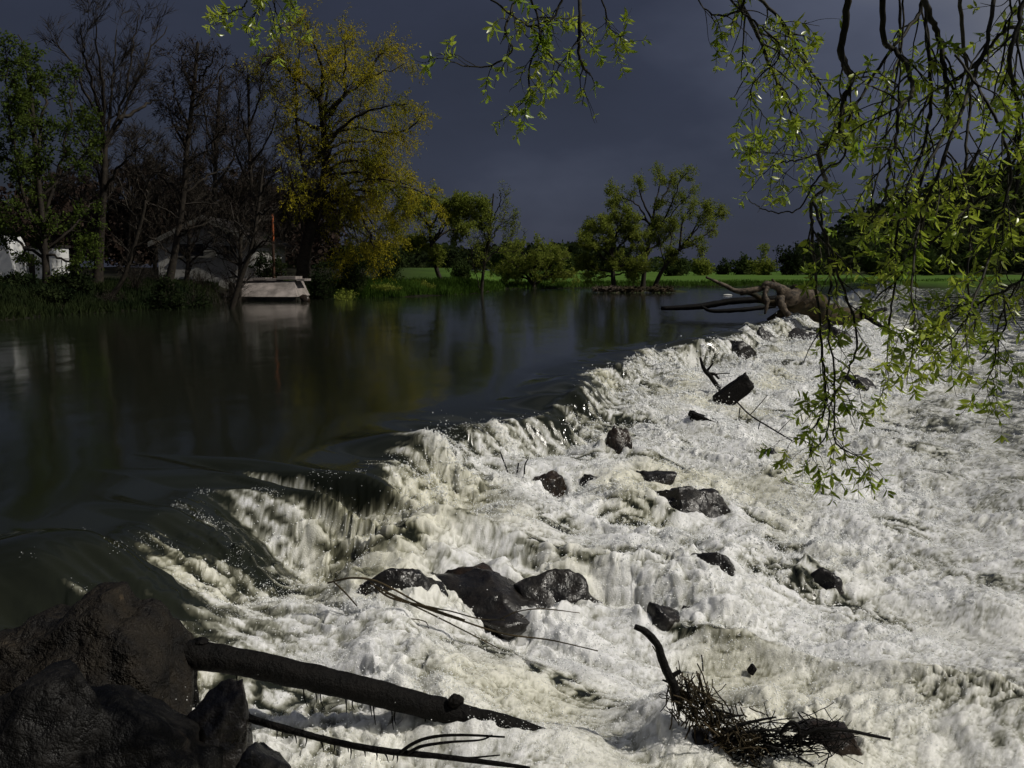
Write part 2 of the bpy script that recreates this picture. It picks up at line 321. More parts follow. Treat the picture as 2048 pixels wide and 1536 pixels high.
# boulders that break the surface: (px, py of the centre, width px, height px, style, label)
rock_spec = [
 (945, 1184, 430, 100, 'rock', 'long low wet ledge of dark stone crossing the foam at lower centre'),
 (790, 1166, 175, 100, 'rock', 'black angular boulder at the left end of the long wet ledge amid the foam'),
 (935, 1172, 215, 92, 'rock_brown', 'orange brown wet boulder in the middle of the long ledge'),
 (1090, 1172, 215, 92, 'rock', 'black glistening boulder at the right end of the long wet ledge'),
 (1229, 874, 50, 74, 'rock_brown', 'upright dark boulder standing alone in the upper rapids'),
 (1085, 960, 90, 62, 'rock_brown', 'brown boulder behind two bare sticks in the rapids'),
 (1382, 996, 160, 70, 'rock', 'broad dark boulder in the middle of the white water'),
 (1305, 952, 80, 40, 'rock', 'low dark stone just upstream of the broad dark boulder'),
 (1425, 1118, 100, 62, 'rock', 'dark stone with water streaming over its front below the broad boulder'),
 (1642, 1155, 78, 62, 'rock', 'round black stone standing alone in the foam on the right'),
 (1322, 1226, 74, 44, 'rock', 'small black stone above the upright forked stick'),
 (1470, 690, 76, 34, 'rock', 'flat dark stone on the far crest of the weir'),
 (1525, 664, 60, 40, 'rock', 'dark pointed stone just below the driftwood trunk'),
 (1605, 668, 90, 34, 'rock', 'dark stone under the middle of the driftwood trunk'),
 (1672, 662, 70, 32, 'rock', 'dark stone under the right end of the driftwood trunk'),
 (1722, 762, 60, 36, 'rock', 'dark wedge stone behind the hanging willow twigs'),
 (1545, 905, 44, 26, 'rock', 'small dark stone below the thin drowned branches'),
 (1660, 1478, 150, 60, 'rock_brown', 'low brown stone beneath the twig tangle at lower right'),
 (1400, 1484, 120, 80, 'rock', 'dark wet rock holding the tangle of twigs and roots'),
 (1190, 960, 60, 30, 'rock', 'little dark stone in the froth left of the broad boulder'),
 (1375, 1215, 30, 18, 'rock', 'tiny dark stone beside the small leafless sprig'),
]
rocks = []; dry = np.zeros(X.size)
for (px, py, w, h, mt, lab) in rock_spec:
    c = water_hit(px, py + 0.35 * h); D = c[1]; wr = w / F * D * 0.5; hr = h / F * D * 0.5
    rocks.append((c, wr, hr, mt, lab))
    # water parts around a stone: piled up above it, hollow below it
    dx, dy = X - c[0], Y - c[1]
    ss = dx * dS[0] + dy * dS[1]; tt = dx * dT[0] + dy * dT[1]
    R = wr * 1.1; dry = np.maximum(dry, np.exp(-((dx / (1.3 * wr)) ** 2 + ((dy - 0.4 * wr) / (1.25 * wr)) ** 2) ** 3))
    Z += 0.25 * hr * np.exp(-((ss / (1.3 * R)) ** 2 + ((tt + 1.1 * R) / (0.7 * R)) ** 2))
    rd = np.hypot(dx / (1.12 * wr), (dy - 0.45 * wr) / (0.95 * wr)); near_ = rd < 2.2
    Z[near_] += 0.6 * hr * np.exp(-((rd[near_] - 1.0) / 0.28) ** 2) * (0.35 + perlin(X[near_] * 2.2 / R * 0.5, Y[near_] * 2.2 / R * 0.5, 50) + 0.15 * perlin(X[near_] * 9, Y[near_] * 9, 51))
    Z -= 0.30 * hr * np.exp(-((ss / (1.0 * R)) ** 2 + ((tt - 0.7 * R) / (0.8 * R)) ** 2))
# foam mounds over drowned things
for (px, py, rad_, hh) in ((1165, 1490, 0.20, 0.08), (1330, 1440, 0.28, 0.16), (1060, 1530, 0.35, 0.08), (1200, 1255, 0.3, 0.10)):
    c = water_hit(px, py); Z += hh * np.exp(-(((X - c[0]) ** 2 + (Y - c[1]) ** 2) / rad_ ** 2))
foam_v, silt_v = foam, silt
# loose froth leans sideways a little, so that crests overhang
k = 0.045 * env
X2 = X + k * (perlin(X * 6, Y * 6, 30) + 0.5 * perlin(X * 17, Y * 17, 31)); Y2 = Y + k * (perlin(X * 6, Y * 6, 32) + 0.5 * perlin(X * 17, Y * 17, 33))
s_all, t_all = st(X, Y)
keep = (t_all > -2.6)
idx = np.arange(X.size).reshape(shp)
quads = np.stack([idx[:-1, :-1], idx[:-1, 1:], idx[1:, 1:], idx[1:, :-1]], -1).reshape(-1, 4)
quads = quads[keep[quads].all(1)]
used = np.zeros(X.size, bool); used[quads.ravel()] = True
remap = np.cumsum(used) - 1
me = mesh_np('rapids', np.stack([X2, Y2, Z], -1)[used], remap[quads], True, [M['white']])
for nm, arr in (('foam', foam_v), ('silt', silt_v)):
    a = me.attributes.new(nm, 'FLOAT', 'POINT'); a.data.foreach_set('value', arr[used].astype(np.float32))
o = bpy.data.objects.new('rapids', me); COL.objects.link(o); tag(o, 'white water foaming down the rocky weir', None, None, 'structure')

# upper river: a sheet that meets the rapids above the crest
s0, s1 = -60, 330
pts = [xy(s0, -2.45), xy(s1, -2.45), xy(s1, -420), xy(s0, -420)]
o = put('upper_river', [(p[0], p[1], -0.0008) for p in pts], np.array([[0, 1, 2, 3]]), M['river']); tag(o, 'smooth dark river above the weir', None, None, 'structure')
pts = [xy(s0, 2.6), xy(s0, 420), xy(s1, 420), xy(s1, 2.6)]
o = put('lower_river', [(p[0], p[1], -DROP - 0.25) for p in pts], np.array([[0, 1, 2, 3]]), M['river']); tag(o, 'river water below the weir', None, None, 'structure')

# spray: loose drops and froth, plus white drops that stand in for sun glints
wgt = (env + 0.015) * foam ** 1.5 * (RR.ravel() ** 1.0) * (RR.ravel() < 48) * (np.abs(AA.ravel()) < math.radians(38)) * used * (TP > 0.05)
wgt = wgt * (0.2 + sstep(0.15, 0.6, np.abs(perlin(s_all * 1.9, t_all * 1.3, 5))))
wgt = wgt / wgt.sum() + 0.022 * (lambda q_: q_ / q_.sum())(RR.ravel() * (TP > 0.0) * (TP < 1.4) * (foam < 0.4) * (s_all < 9) * used * sstep(0.1, 0.5, perlin(s_all * 2.5, t_all * 2.0, 36)))  # extra white drops on the dark lip, put in as painted sparkles
wgt = wgt * (1 - 0.985 * dry); wgt /= wgt.sum()
ND = 210000
di = rng.choice(X.size, ND, p=wgt)
dp = np.stack([X2, Y2, Z], -1)[di] + rng.normal(0, 0.010, (ND, 3)) * np.array([1, 1, 0.4])
fly = rng.random(ND) < 0.30
dp[:, 2] += np.where(fly, rng.exponential(0.05, ND) * (0.3 + 1.2 * env[di]), rng.exponential(0.006, ND))
dr = RR.ravel()[di] * 0.00042 * np.clip(rng.lognormal(0, 0.5, ND), 0.4, 2.2) * np.where(fly, 0.8, 1.0) * np.where(foam[di] < 0.4, 0.55, 1.0)
me = bpy.data.meshes.new('spray'); me.vertices.add(ND); me.vertices.foreach_set('co', dp.astype(np.float32).ravel())
a = me.attributes.new('size', 'FLOAT', 'POINT'); a.data.foreach_set('value', dr.astype(np.float32)); me.materials.append(M['drop'])
o = bpy.data.objects.new('spray', me); COL.objects.link(o); tag(o, 'fine white spray, froth and stand-in glints over the rapids', None, None, 'stuff')
ng = bpy.data.node_groups.new('spray drops', 'GeometryNodeTree')
ng.interface.new_socket('Geometry', in_out='INPUT', socket_type='NodeSocketGeometry'); ng.interface.new_socket('Geometry', in_out='OUTPUT', socket_type='NodeSocketGeometry')
gi_ = ng.nodes.new('NodeGroupInput'); go_ = ng.nodes.new('NodeGroupOutput'); mp_ = ng.nodes.new('GeometryNodeMeshToPoints'); ip_ = ng.nodes.new('GeometryNodeInstanceOnPoints')
ic_ = ng.nodes.new('GeometryNodeMeshIcoSphere'); ic_.inputs['Subdivisions'].default_value = 1; ic_.inputs['Radius'].default_value = 1.0
sm_ = ng.nodes.new('GeometryNodeSetMaterial'); sm_.inputs['Material'].default_value = M['drop']; ss_ = ng.nodes.new('GeometryNodeSetShadeSmooth')
na_ = ng.nodes.new('GeometryNodeInputNamedAttribute'); na_.data_type = 'FLOAT'; na_.inputs['Name'].default_value = 'size'
ng.links.new(gi_.outputs[0], mp_.inputs[0]); ng.links.new(mp_.outputs[0], ip_.inputs['Points']); ng.links.new(ic_.outputs['Mesh'], ss_.inputs[0]); ng.links.new(ss_.outputs[0], sm_.inputs[0]); ng.links.new(sm_.outputs[0], ip_.inputs['Instance'])
ng.links.new(na_.outputs[0], ip_.inputs['Scale']); ng.links.new(ip_.outputs[0], go_.inputs[0])
md = o.modifiers.new('drops', 'NODES'); md.node_group = ng

# ------------------------------------------------------------------ land
shore_px = [(-900, 720), (-400, 672), (0, 640), (100, 632), (300, 619), (450, 604), (610, 597), (800, 594), (900, 590), (960, 586), (1010, 578), (1100, 577), (1390, 574), (1640, 573)]
sa, sr = [], []
for p in shore_px:
    q = at(*p); sa.append(math.atan2(q[0], q[1])); sr.append(math.hypot(q[0], q[1]))
q = at(1760, 576, -DROP); sa.append(math.atan2(q[0], q[1])); sr.append(math.hypot(q[0], q[1]))
q = at(2048, 577, -DROP); sa.append(math.atan2(q[0], q[1])); sr.append(math.hypot(q[0], q[1]))
q = at(2900, 590, -DROP); sa.append(math.atan2(q[0], q[1])); sr.append(math.hypot(q[0], q[1]))
sa = [-1.3] + sa + [1.3]; sr = [18] + sr + [90]
def shore(a): return np.interp(a, sa, sr)
def land(x, y):
    r = np.hypot(x, y); a = np.arctan2(x, y); d = r - shore(a) + 1.2 * perlin(x * 0.18, y * 0.18, 40)
    lev = -DROP * sstep(0.335, 0.36, a)
    left = 1 - sstep(-0.06, 0.0, a)
    h = lev - 1.6 + 1.75 * sstep(-3.5, 0.3, d) + (0.35 + 0.55 * left) * sstep(0, 5, d)
    h = h + (-lev) * sstep(0, 8, d) * 0.9 + 0.10 * perlin(x * 0.35, y * 0.35, 41) * sstep(0, 4, d)
    h = h + 1.2 * left * sstep(6, 40, d)
    return h
la = np.radians(np.arange(-74, 74.1, 0.55)); lr = np.exp(np.arange(math.log(15), math.log(4500), 0.028))
R2, A2 = np.meshgrid(lr, la, indexing='ij'); gx, gy = R2 * np.sin(A2), R2 * np.cos(A2)
gz = land(gx.ravel(), gy.ravel()); gi = np.arange(gx.size).reshape(gx.shape)
gq = np.stack([gi[:-1, :-1], gi[:-1, 1:], gi[1:, 1:], gi[1:, :-1]], -1).reshape(-1, 4)
gq = gq[(gz[gq] > -3.2).any(1)]
dd = (R2.ravel() - shore(A2.ravel()))
gm = new_mat('meadow and banks')
def ground_mat():
    m, nt, out, N, L = new_mat('meadow and banks')
    tc = N('ShaderNodeTexCoord'); a_ = N('ShaderNodeAttribute', attribute_name='meadow')
    n1 = N('ShaderNodeTexNoise', i_Scale=0.12, i_Detail=6); L(tc.outputs['Object'], n1.inputs['Vector'])
    r1 = N('ShaderNodeValToRGB'); r1.color_ramp.elements[0].position = 0.35; r1.color_ramp.elements[1].position = 0.65
    r1.color_ramp.elements[0].color = (0.044, 0.092, 0.011, 1); r1.color_ramp.elements[1].color = (0.070, 0.130, 0.017, 1); L(n1.outputs['Fac'], r1.inputs[0])
    n2 = N('ShaderNodeTexNoise', i_Scale=0.8, i_Detail=6); L(tc.outputs['Object'], n2.inputs['Vector'])
    r2 = N('ShaderNodeValToRGB'); r2.color_ramp.elements[0].position = 0.35; r2.color_ramp.elements[1].position = 0.65
    r2.color_ramp.elements[0].color = (0.006, 0.006, 0.004, 1); r2.color_ramp.elements[1].color = (0.014, 0.014, 0.007, 1); L(n2.outputs['Fac'], r2.inputs[0])
    mx = N('ShaderNodeMix', data_type='RGBA'); L(a_.outputs['Fac'], mx.inputs['Factor']); L(r2.outputs[0], mx.inputs['A']); L(r1.outputs[0], mx.inputs['B'])
    p = N('ShaderNodeBsdfPrincipled', i_Roughness=0.95); p.inputs['Specular IOR Level'].default_value = 0.1; L(mx.outputs['Result'], p.inputs['Base Color'])
    b = N('ShaderNodeBump', i_Strength=0.5, i_Distance=0.2); L(n2.outputs['Fac'], b.inputs['Height']); L(b.outputs[0], p.inputs['Normal'])
    L(p.outputs[0], out.inputs[0]); return m
bpy.data.materials.remove(gm[0])
me = mesh_np('ground', np.stack([gx.ravel(), gy.ravel(), gz], -1), gq, True, [ground_mat()])
mead = sstep(1.5, 4.0, dd) * sstep(-0.16, -0.02, A2.ravel())
a = me.attributes.new('meadow', 'FLOAT', 'POINT'); a.data.foreach_set('value', mead.astype(np.float32))
o = bpy.data.objects.new('ground', me); COL.objects.link(o); tag(o, 'green meadow and dark river banks', None, None, 'structure')

# near bank behind and beside the camera
nx, ny = np.meshgrid(np.linspace(-7, 14, 60), np.linspace(-10, 2.6, 40), indexing='ij')
nz = 0.35 - 2.4 * sstep(-1.0, 2.6, ny + 0.25 * perlin(nx * 0.6, ny * 0.6, 44) + 0.02 * nx) + 0.12 * perlin(nx * 0.8, ny * 0.8, 45)
ni = np.arange(nx.size).reshape(nx.shape)
nq = np.stack([ni[:-1, :-1], ni[1:, :-1], ni[1:, 1:], ni[:-1, 1:]], -1).reshape(-1, 4)
o = put('near_bank', np.stack([nx.ravel(), ny.ravel(), nz.ravel()], -1), nq, M['bank']); tag(o, 'dark soil bank on the near side', None, None, 'structure')

# ------------------------------------------------------------------ rocks
def ico(sub):
    import bmesh
    bm = bmesh.new(); bmesh.ops.create_icosphere(bm, subdivisions=sub, radius=1.0)
    v = np.array([p.co[:] for p in bm.verts]); f = np.array([[q.index for q in p.verts] for p in bm.faces]); bm.free()
    return v, f
ICO = {n: ico(n) for n in (3, 4, 5)}
def noise3(v, sc, seed):
    return (perlin(v[:, 0] * sc, v[:, 1] * sc, seed) + perlin(v[:, 1] * sc + 5, v[:, 2] * sc, seed + 1) + perlin(v[:, 2] * sc + 9, v[:, 0] * sc, seed + 2)) / 1.8
def rock_shape(seed, sub=4, cuts=11, rough=0.05):
    r = np.random.default_rng(seed); v, f = ICO[sub]; v = v.copy()
    for _ in range(cuts):
        n = r.normal(size=3); n /= np.linalg.norm(n); d = r.uniform(0.55, 0.85)
        q = v @ n - d; v -= np.maximum(q, 0)[:, None] * n * 0.97
    nn = v / np.linalg.norm(v, axis=1, keepdims=True)
    v = v + nn * (rough * 1.6 * noise3(v, 2.2, seed) + rough * noise3(v, 5, seed + 5) + 0.5 * rough * noise3(v, 11, seed + 9))[:, None]
    v -= (v.max(0) + v.min(0)) / 2; v /= (v.max(0) - v.min(0)) / 2
    return v, f
def rock(c, half, mat, label, seed, sub=4, rot=0.0, tilt=0.0, rough=0.05, cuts=11, group='boulders standing in the rapids', name='boulder', cat='rock', planes=()):
    v, f = rock_shape(seed, sub, cuts, rough)
    for nx_, nz_, d_ in planes:
        n_ = np.array([nx_, 0.0, nz_]); q_ = v @ n_ - d_ - 0.05 * noise3(v, 3.0, seed + 40); v -= np.maximum(q_, 0)[:, None] * n_ * 0.94
    v = v * np.asarray(half)
    if sub == 5 and planes:
        nn_ = v / np.linalg.norm(v, axis=1, keepdims=True)
        for sc_, dp_ in ((1.3, 0.07), (2.6, 0.03)):
            v = v - nn_ * (dp_ * np.exp(-(noise3(v, sc_, seed + 60) / 0.10) ** 2))[:, None]
    ct, sn = math.cos(tilt), math.sin(tilt); v = np.stack([v[:, 0] * ct - v[:, 2] * sn, v[:, 1], v[:, 0] * sn + v[:, 2] * ct], -1)
    ct, sn = math.cos(rot), math.sin(rot); v = np.stack([v[:, 0] * ct - v[:, 1] * sn, v[:, 0] * sn + v[:, 1] * ct, v[:, 2]], -1)
    o = put(name, v + np.asarray(c), f, M[mat], None, c)
    return tag(o, label, cat, group)
for i, (c, wr, hr, mt, lab) in enumerate(rocks):
    rock((c[0], c[1] + 0.5 * wr, c[2] - 0.95 * hr), (wr * 1.2, wr * 0.95, hr * 2.25), mt, lab, 100 + i, 4 if wr < 0.25 else 5, 0.3 * math.sin(i * 2.1), -0.15, 0.07, 17)

def rock_at(x0, y0, x1, y1, D, mat, label, seed, deep=0.8, rot=0.0, tilt=0.0, sub=5, rough=0.04, cuts=18, group='dark rocks of the near bank', planes=()):
    a_, b_ = atd(x0, y0, D), atd(x1, y1, D); c = (a_ + b_) / 2; w = abs(b_[0] - a_[0]) / 2; h = abs(a_[2] - b_[2]) / 2
    return rock((c[0], D + w * deep * 0.3, c[2]), (w, w * deep, h), mat, label, seed, sub, rot, tilt, rough, cuts, group, planes=planes)
rock_at(-90, 1200, 375, 1730, 5.0, 'rock_dry_lit', 'big craggy dark rock whose peak rises at lower left', 201, 0.9, 0.0, 0.0, planes=((0.83, 0.56, 0.92), (-0.29, 0.957, 0.85)))
rock_at(-260, 1330, 400, 1900, 4.05, 'rock_black', 'black rock filling the lower left corner in front of the craggy one', 202, 0.8, 0.0, 0.0, planes=((0.836, 0.55, 0.95), (-0.233, 0.97, 0.815)))
rock_at(335, 1368, 505, 1700, 4.55, 'rock', 'wet glistening rock between the log and the corner rocks', 203, 1.0, 0.4, -0.2)
rock_at(450, 1486, 580, 1720, 3.9, 'rock', 'small rounded black rock at the bottom edge', 204, 1.0, 0.1, 0.0, 4)
rock_at(-420, 1240, -40, 1720, 5.3, 'rock_dry_lit', 'dark rock at the very left edge behind the big ones', 205, 0.9, 0.5, 0.2)

# ------------------------------------------------------------------ branching helpers
def spline(pts, n):
    """smooth curve through points, n samples"""
    p = np.asarray(pts, float)
    if len(p) == 2: return p[0] + (p[1] - p[0]) * np.linspace(0, 1, n)[:, None]
    q = np.vstack([2 * p[0] - p[1], p, 2 * p[-1] - p[-2]])
    seg = np.linspace(0, len(p) - 1 - 1e-6, n); i = seg.astype(int); t = (seg - i)[:, None]
    a, b, c, d = q[i], q[i + 1], q[i + 2], q[i + 3]
    return 0.5 * (2 * b + (c - a) * t + (2 * a - 5 * b + 4 * c - d) * t * t + (3 * b - a - 3 * c + d) * t ** 3)
def tubes(P, R, k):
    """P (M,n,3), R (M,n) -> verts, quads"""
    Mn, n, _ = P.shape
    T = np.gradient(P, axis=1); T /= np.linalg.norm(T, axis=2, keepdims=True) + 1e-9
    axis = P[:, -1] - P[:, 0]; ref = np.zeros((Mn, 3)); ref[np.arange(Mn), np.argmin(np.abs(axis), axis=1)] = 1
    U = np.cross(T, ref[:, None, :]); U /= np.linalg.norm(U, axis=2, keepdims=True) + 1e-9
    W = np.cross(T, U)
    th = np.arange(k) * 2 * np.pi / k
    V = P[:, :, None, :] + R[:, :, None, None] * (np.cos(th)[None, None, :, None] * U[:, :, None, :] + np.sin(th)[None, None, :, None] * W[:, :, None, :])
    b = (np.arange(Mn) * n * k)[:, None, None] + (np.arange(n - 1) * k)[None, :, None]
    j = np.arange(k); j2 = (j + 1) % k
    if k == 2: j, j2 = j[:1], j2[:1]                        # finest twigs: a ribbon
    Q = np.stack([b + j, b + j2, b + k + j2, b + k + j], -1).reshape(-1, 4)
    return V.reshape(-1, 3), Q
def join(parts):
    vs_, fs_, off = [], [], 0
    for v, f in parts:
        vs_.append(v); fs_.append(f + off); off += len(v)
    return np.concatenate(vs_), fs_
def along(P, R, N, u0, u1, r):
    Mn, n, _ = P.shape
    L_ = np.linalg.norm(np.diff(P, axis=1), axis=2).sum(1); m = r.choice(Mn, N, p=L_ / L_.sum())
    u = r.uniform(u0, u1, N) * (n - 1) * 0.9999; i = u.astype(int); f = (u - i)[:, None]
    p = P[m, i] * (1 - f) + P[m, i + 1] * f; t = P[m, i + 1] - P[m, i]; t /= np.linalg.norm(t, axis=1, keepdims=True) + 1e-9
    rad = R[m, i] * (1 - f[:, 0]) + R[m, i + 1] * f[:, 0]
    return p, t, rad, u / (n - 1), m
def unit(v): return v / (np.linalg.norm(v, axis=-1, keepdims=True) + 1e-9)
def sprout(P, R, N, r, u0=0.25, u1=1.0, lmin=0.5, lmax=1.5, ang=0.8, wig=0.25, trop=0.05, n=6, rr=0.5, rmax=9, tip=0.35, taper=0.5, rmin=0.004):
    p, t, rad, u, _ = along(P, R, N, u0, u1, r)
    perp = unit(np.cross(t, r.normal(size=(N, 3)))); a = ang * r.uniform(0.6, 1.3, N)[:, None]
    d = unit(np.cos(a) * t + np.sin(a) * perp)
    L_ = r.uniform(lmin, lmax, N) * (1 - taper * u); sl = (L_ / (n - 1))[:, None]
    out = np.empty((N, n, 3)); out[:, 0] = p
    for k_ in range(1, n):
        d = unit(d + wig * r.normal(size=(N, 3)) + np.array([0, 0, trop])); out[:, k_] = out[:, k_ - 1] + d * sl
    r0 = np.clip(rad * rr, rmin, rmax)
    return out, r0[:, None] * np.linspace(1, tip, n)[None]
def leaf_quads(P, N, r, size, aspect=0.4, u0=0.15, hang=0.0, spread=0.05):
    """small diamond leaves scattered along twigs"""
    R = np.ones(P.shape[:2]); p, t, _, _, _ = along(P, R, N, u0, 1.0, r)
    p = p + r.normal(0, spread, (N, 3))
    ax = unit(t * 0.5 + r.normal(size=(N, 3)) * 0.7 + np.array([0, 0, -hang])); sd = unit(np.cross(ax, r.normal(size=(N, 3))))
    s = (size * r.uniform(0.6, 1.4, N))[:, None]
    V = np.stack([p, p + ax * s * 0.5 + sd * s * aspect * 0.5, p + ax * s, p + ax * s * 0.5 - sd * s * aspect * 0.5], 1)
    return V.reshape(-1, 3), (np.arange(N) * 4)[:, None] + np.arange(4)[None]

def lz(x, y): return float(land(np.array([x]), np.array([y]))[0])
def limbs3(limbs, D, r, jit=0.6):
    out = []
    for lb in limbs:
        pts = [atd(q[0], q[1], D + (q[2] if len(q) > 2 else 0)) for q in lb]; out.append(np.array(pts))
    return out
def tree(label, D, trunk, limbs, r0, seed, lv, leaf=None, bark='bark', group='trees on the far banks', cat='tree', name='tree', limb_r=0.45, depth=1.0, base_z=None):
    """trunk/limbs: photo-pixel outlines at depth D; lv: sprout settings of each finer level; leaf: (material, count, size, aspect, hang, level)"""
    r = np.random.default_rng(seed)
    tp_ = np.array([atd(q[0], q[1], D) for q in trunk])
    bz = lz(tp_[0][0], tp_[0][1]) if base_z is None else base_z
    tp_[0][2] = bz - 0.25
    root = empty(name, (tp_[0][0], tp_[0][1], bz)); tag(root, label, cat, group)
    n = 16
    tr = spline(tp_, n); tr += np.cumsum(r.normal(0, 0.012 * r0 * 4, tr.shape), 0) * np.linspace(0, 1, n)[:, None]
    flare = 1 + 0.5 * np.exp(-np.linspace(0, 1, n) * 14)
    parts = [tubes(tr[None], (r0 * np.linspace(1, 0.4, n) * flare)[None], 9)]
    LP = [tr]; LR = [r0 * np.linspace(1, 0.4, n)]
    ext = max(abs(q[0] - trunk[0][0]) for lb in limbs for q in lb) / F * D if limbs else 1
    for lb in limbs:
        off = r.uniform(-0.8, 0.8) * depth * ext
        m_ = len(lb)
        pts = np.array([atd(q[0], q[1], D + off * (k_ / (m_ - 1)) ** 1.2) for k_, q in enumerate(lb)])
        j = np.argmin(np.linalg.norm(tr - pts[0], axis=1)); lr0 = max(r0 * limb_r * r.uniform(0.7, 1.1), 0.03)
        c = spline(pts, n); c[1:] += r.normal(0, 0.05, (n - 1, 3))
        LP.append(c); LR.append(np.linspace(lr0, 0.025, n))
    LP = np.array(LP); LR = np.array(LR)
    if len(LP) > 1: parts.append(tubes(LP[1:], LR[1:], 6))
    v, f = join(parts); put('trunk', v, f, M[bark], root)
    P, R = LP, LR; tw = []; levels = [P]
    for kx, s in enumerate(lv):
        s = dict(s); N = s.pop('N'); src = s.pop('src', kx)
        if kx == 0 and limbs and s.pop('limbs_only', False): P, R = LP[1:], LR[1:]
        if kx > 0: P, R = prev
        prev = sprout(P, R, N, r, **s); tw.append(tubes(prev[0], prev[1] * (1.3 if kx == len(lv) - 1 else 1), 2 if kx == len(lv) - 1 else 3)); levels.append(prev[0])
    if tw:
        v, f = join(tw); tw_o = put('twigs', v, f, M['twig_brown' if bark == 'bark_brown' else bark] if bark in M else M['bark'], root)
        tw_o['kind'] = 'stuff'
    if leaf:
        mt, N, size, asp, hang, lev = leaf
        v, f = leaf_quads(levels[lev], N, r, size, asp, 0.1, hang, size * 0.5); put('crown', v, f, M[mt], root, smooth=False)
    return root
M['bark_brown'] = M['bark']

# ------------------------------------------------------------------ trees of the left bank
GB = 'trees on the left bank'
UP3 = [dict(N=70, lmin=1.2, lmax=3.2, ang=0.6, wig=0.16, trop=0.10, n=7, rr=0.5, u0=0.2), dict(N=520, lmin=0.6, lmax=1.7, ang=0.6, wig=0.2, trop=0.08, n=6, rr=0.5), dict(N=3600, lmin=0.4, lmax=1.1, ang=0.6, wig=0.2, trop=0.05, n=3, rr=0.6, rmin=0.010)]
tree('leafy green tree at the far left edge in front of the white caravan', 50, [(95, 590), (88, 480), (72, 300), (60, 150)],
     [[(90, 500), (50, 400), (20, 250), (10, 100)], [(85, 450), (120, 330), (140, 240), (150, 150)], [(80, 400), (130, 350), (175, 300), (180, 250)], [(90, 500), (140, 460), (170, 420), (190, 400)],
      [(80, 380), (30, 330), (-30, 300), (-60, 260)], [(75, 320), (90, 200), (100, 130)], [(90, 520), (30, 480), (-30, 450)], [(70, 250), (30, 170), (-20, 130)], [(90, 510), (150, 520), (185, 500)], [(88, 480), (60, 440), (10, 400)], [(70, 280), (60, 160), (40, 70)]],
     0.20, 11, [dict(N=190, lmin=0.8, lmax=2.4, ang=0.8, wig=0.2, trop=0.03, n=6), dict(N=1600, lmin=0.4, lmax=1.0, ang=0.8, wig=0.25, trop=-0.02, n=4)], ('leaf_green', 17000, 0.17, 0.5, 0.2, 2), 'bark', GB)
tree('tall bare vase-shaped tree with a forked trunk beside the green tree', 54, [(195, 600), (200, 480), (207, 380), (210, 300), (212, 260)],
     [[(208, 320), (200, 245), (165, 170), (140, 120), (112, 85)], [(210, 290), (207, 200), (198, 120), (190, 40)], [(210, 300), (240, 240), (262, 190), (300, 110), (335, 55)], [(212, 280), (248, 200), (262, 110), (275, 30)],
      [(205, 240), (175, 140), (160, 50)], [(240, 240), (290, 212), (328, 195)], [(205, 330), (175, 300), (140, 250), (125, 200)], [(207, 380), (250, 320), (300, 280)], [(210, 290), (225, 180), (232, 60)]],
     0.26, 12, UP3, None, 'bark', GB)
tree('dark fine-twigged alder with a leaning trunk in front of the house gable', 57, [(335, 595), (350, 500), (365, 400), (372, 300), (385, 180), (392, 85)],
     [[(372, 300), (345, 240), (330, 190)], [(380, 220), (420, 170), (455, 120)], [(370, 330), (420, 290), (460, 240)], [(378, 250), (350, 190), (345, 150)], [(385, 180), (365, 130), (372, 95)], [(366, 390), (320, 350), (290, 330)], [(366, 390), (420, 350), (470, 330)], [(385, 170), (420, 130), (430, 95)]],
     0.22, 13, [dict(N=110, lmin=1.0, lmax=2.6, ang=1.1, wig=0.2, trop=0.02, n=6), dict(N=700, lmin=0.5, lmax=1.3, ang=0.8, wig=0.25, n=5), dict(N=4200, lmin=0.3, lmax=0.9, ang=0.8, wig=0.25, n=3, rmin=0.011)], ('twig_brown', 3500, 0.10, 0.6, 0.1, 3), 'bark', GB)
tree('slim upright bare tree just left of the yellow willow', 69, [(515, 590), (507, 450), (500, 300), (497, 150)],
     [[(503, 380), (470, 300), (455, 220)], [(502, 330), (540, 270), (555, 210)], [(500, 290), (480, 220), (470, 160)], [(505, 420), (560, 380), (585, 330)], [(500, 250), (520, 190), (522, 140)], [(505, 430), (460, 400), (430, 350)]],
     0.18, 14, UP3, None, 'bark', GB)
tree('bare tree behind the gabled house', 74, [(430, 580), (428, 450), (432, 300), (440, 150)],
     [[(430, 420), (390, 330), (380, 230)], [(430, 380), (470, 300), (480, 180)], [(432, 320), (410, 230), (405, 150)], [(430, 450), (500, 390), (530, 320)], [(430, 450), (360, 400), (320, 330)]],
     0.24, 15, UP3, None, 'bark', GB)
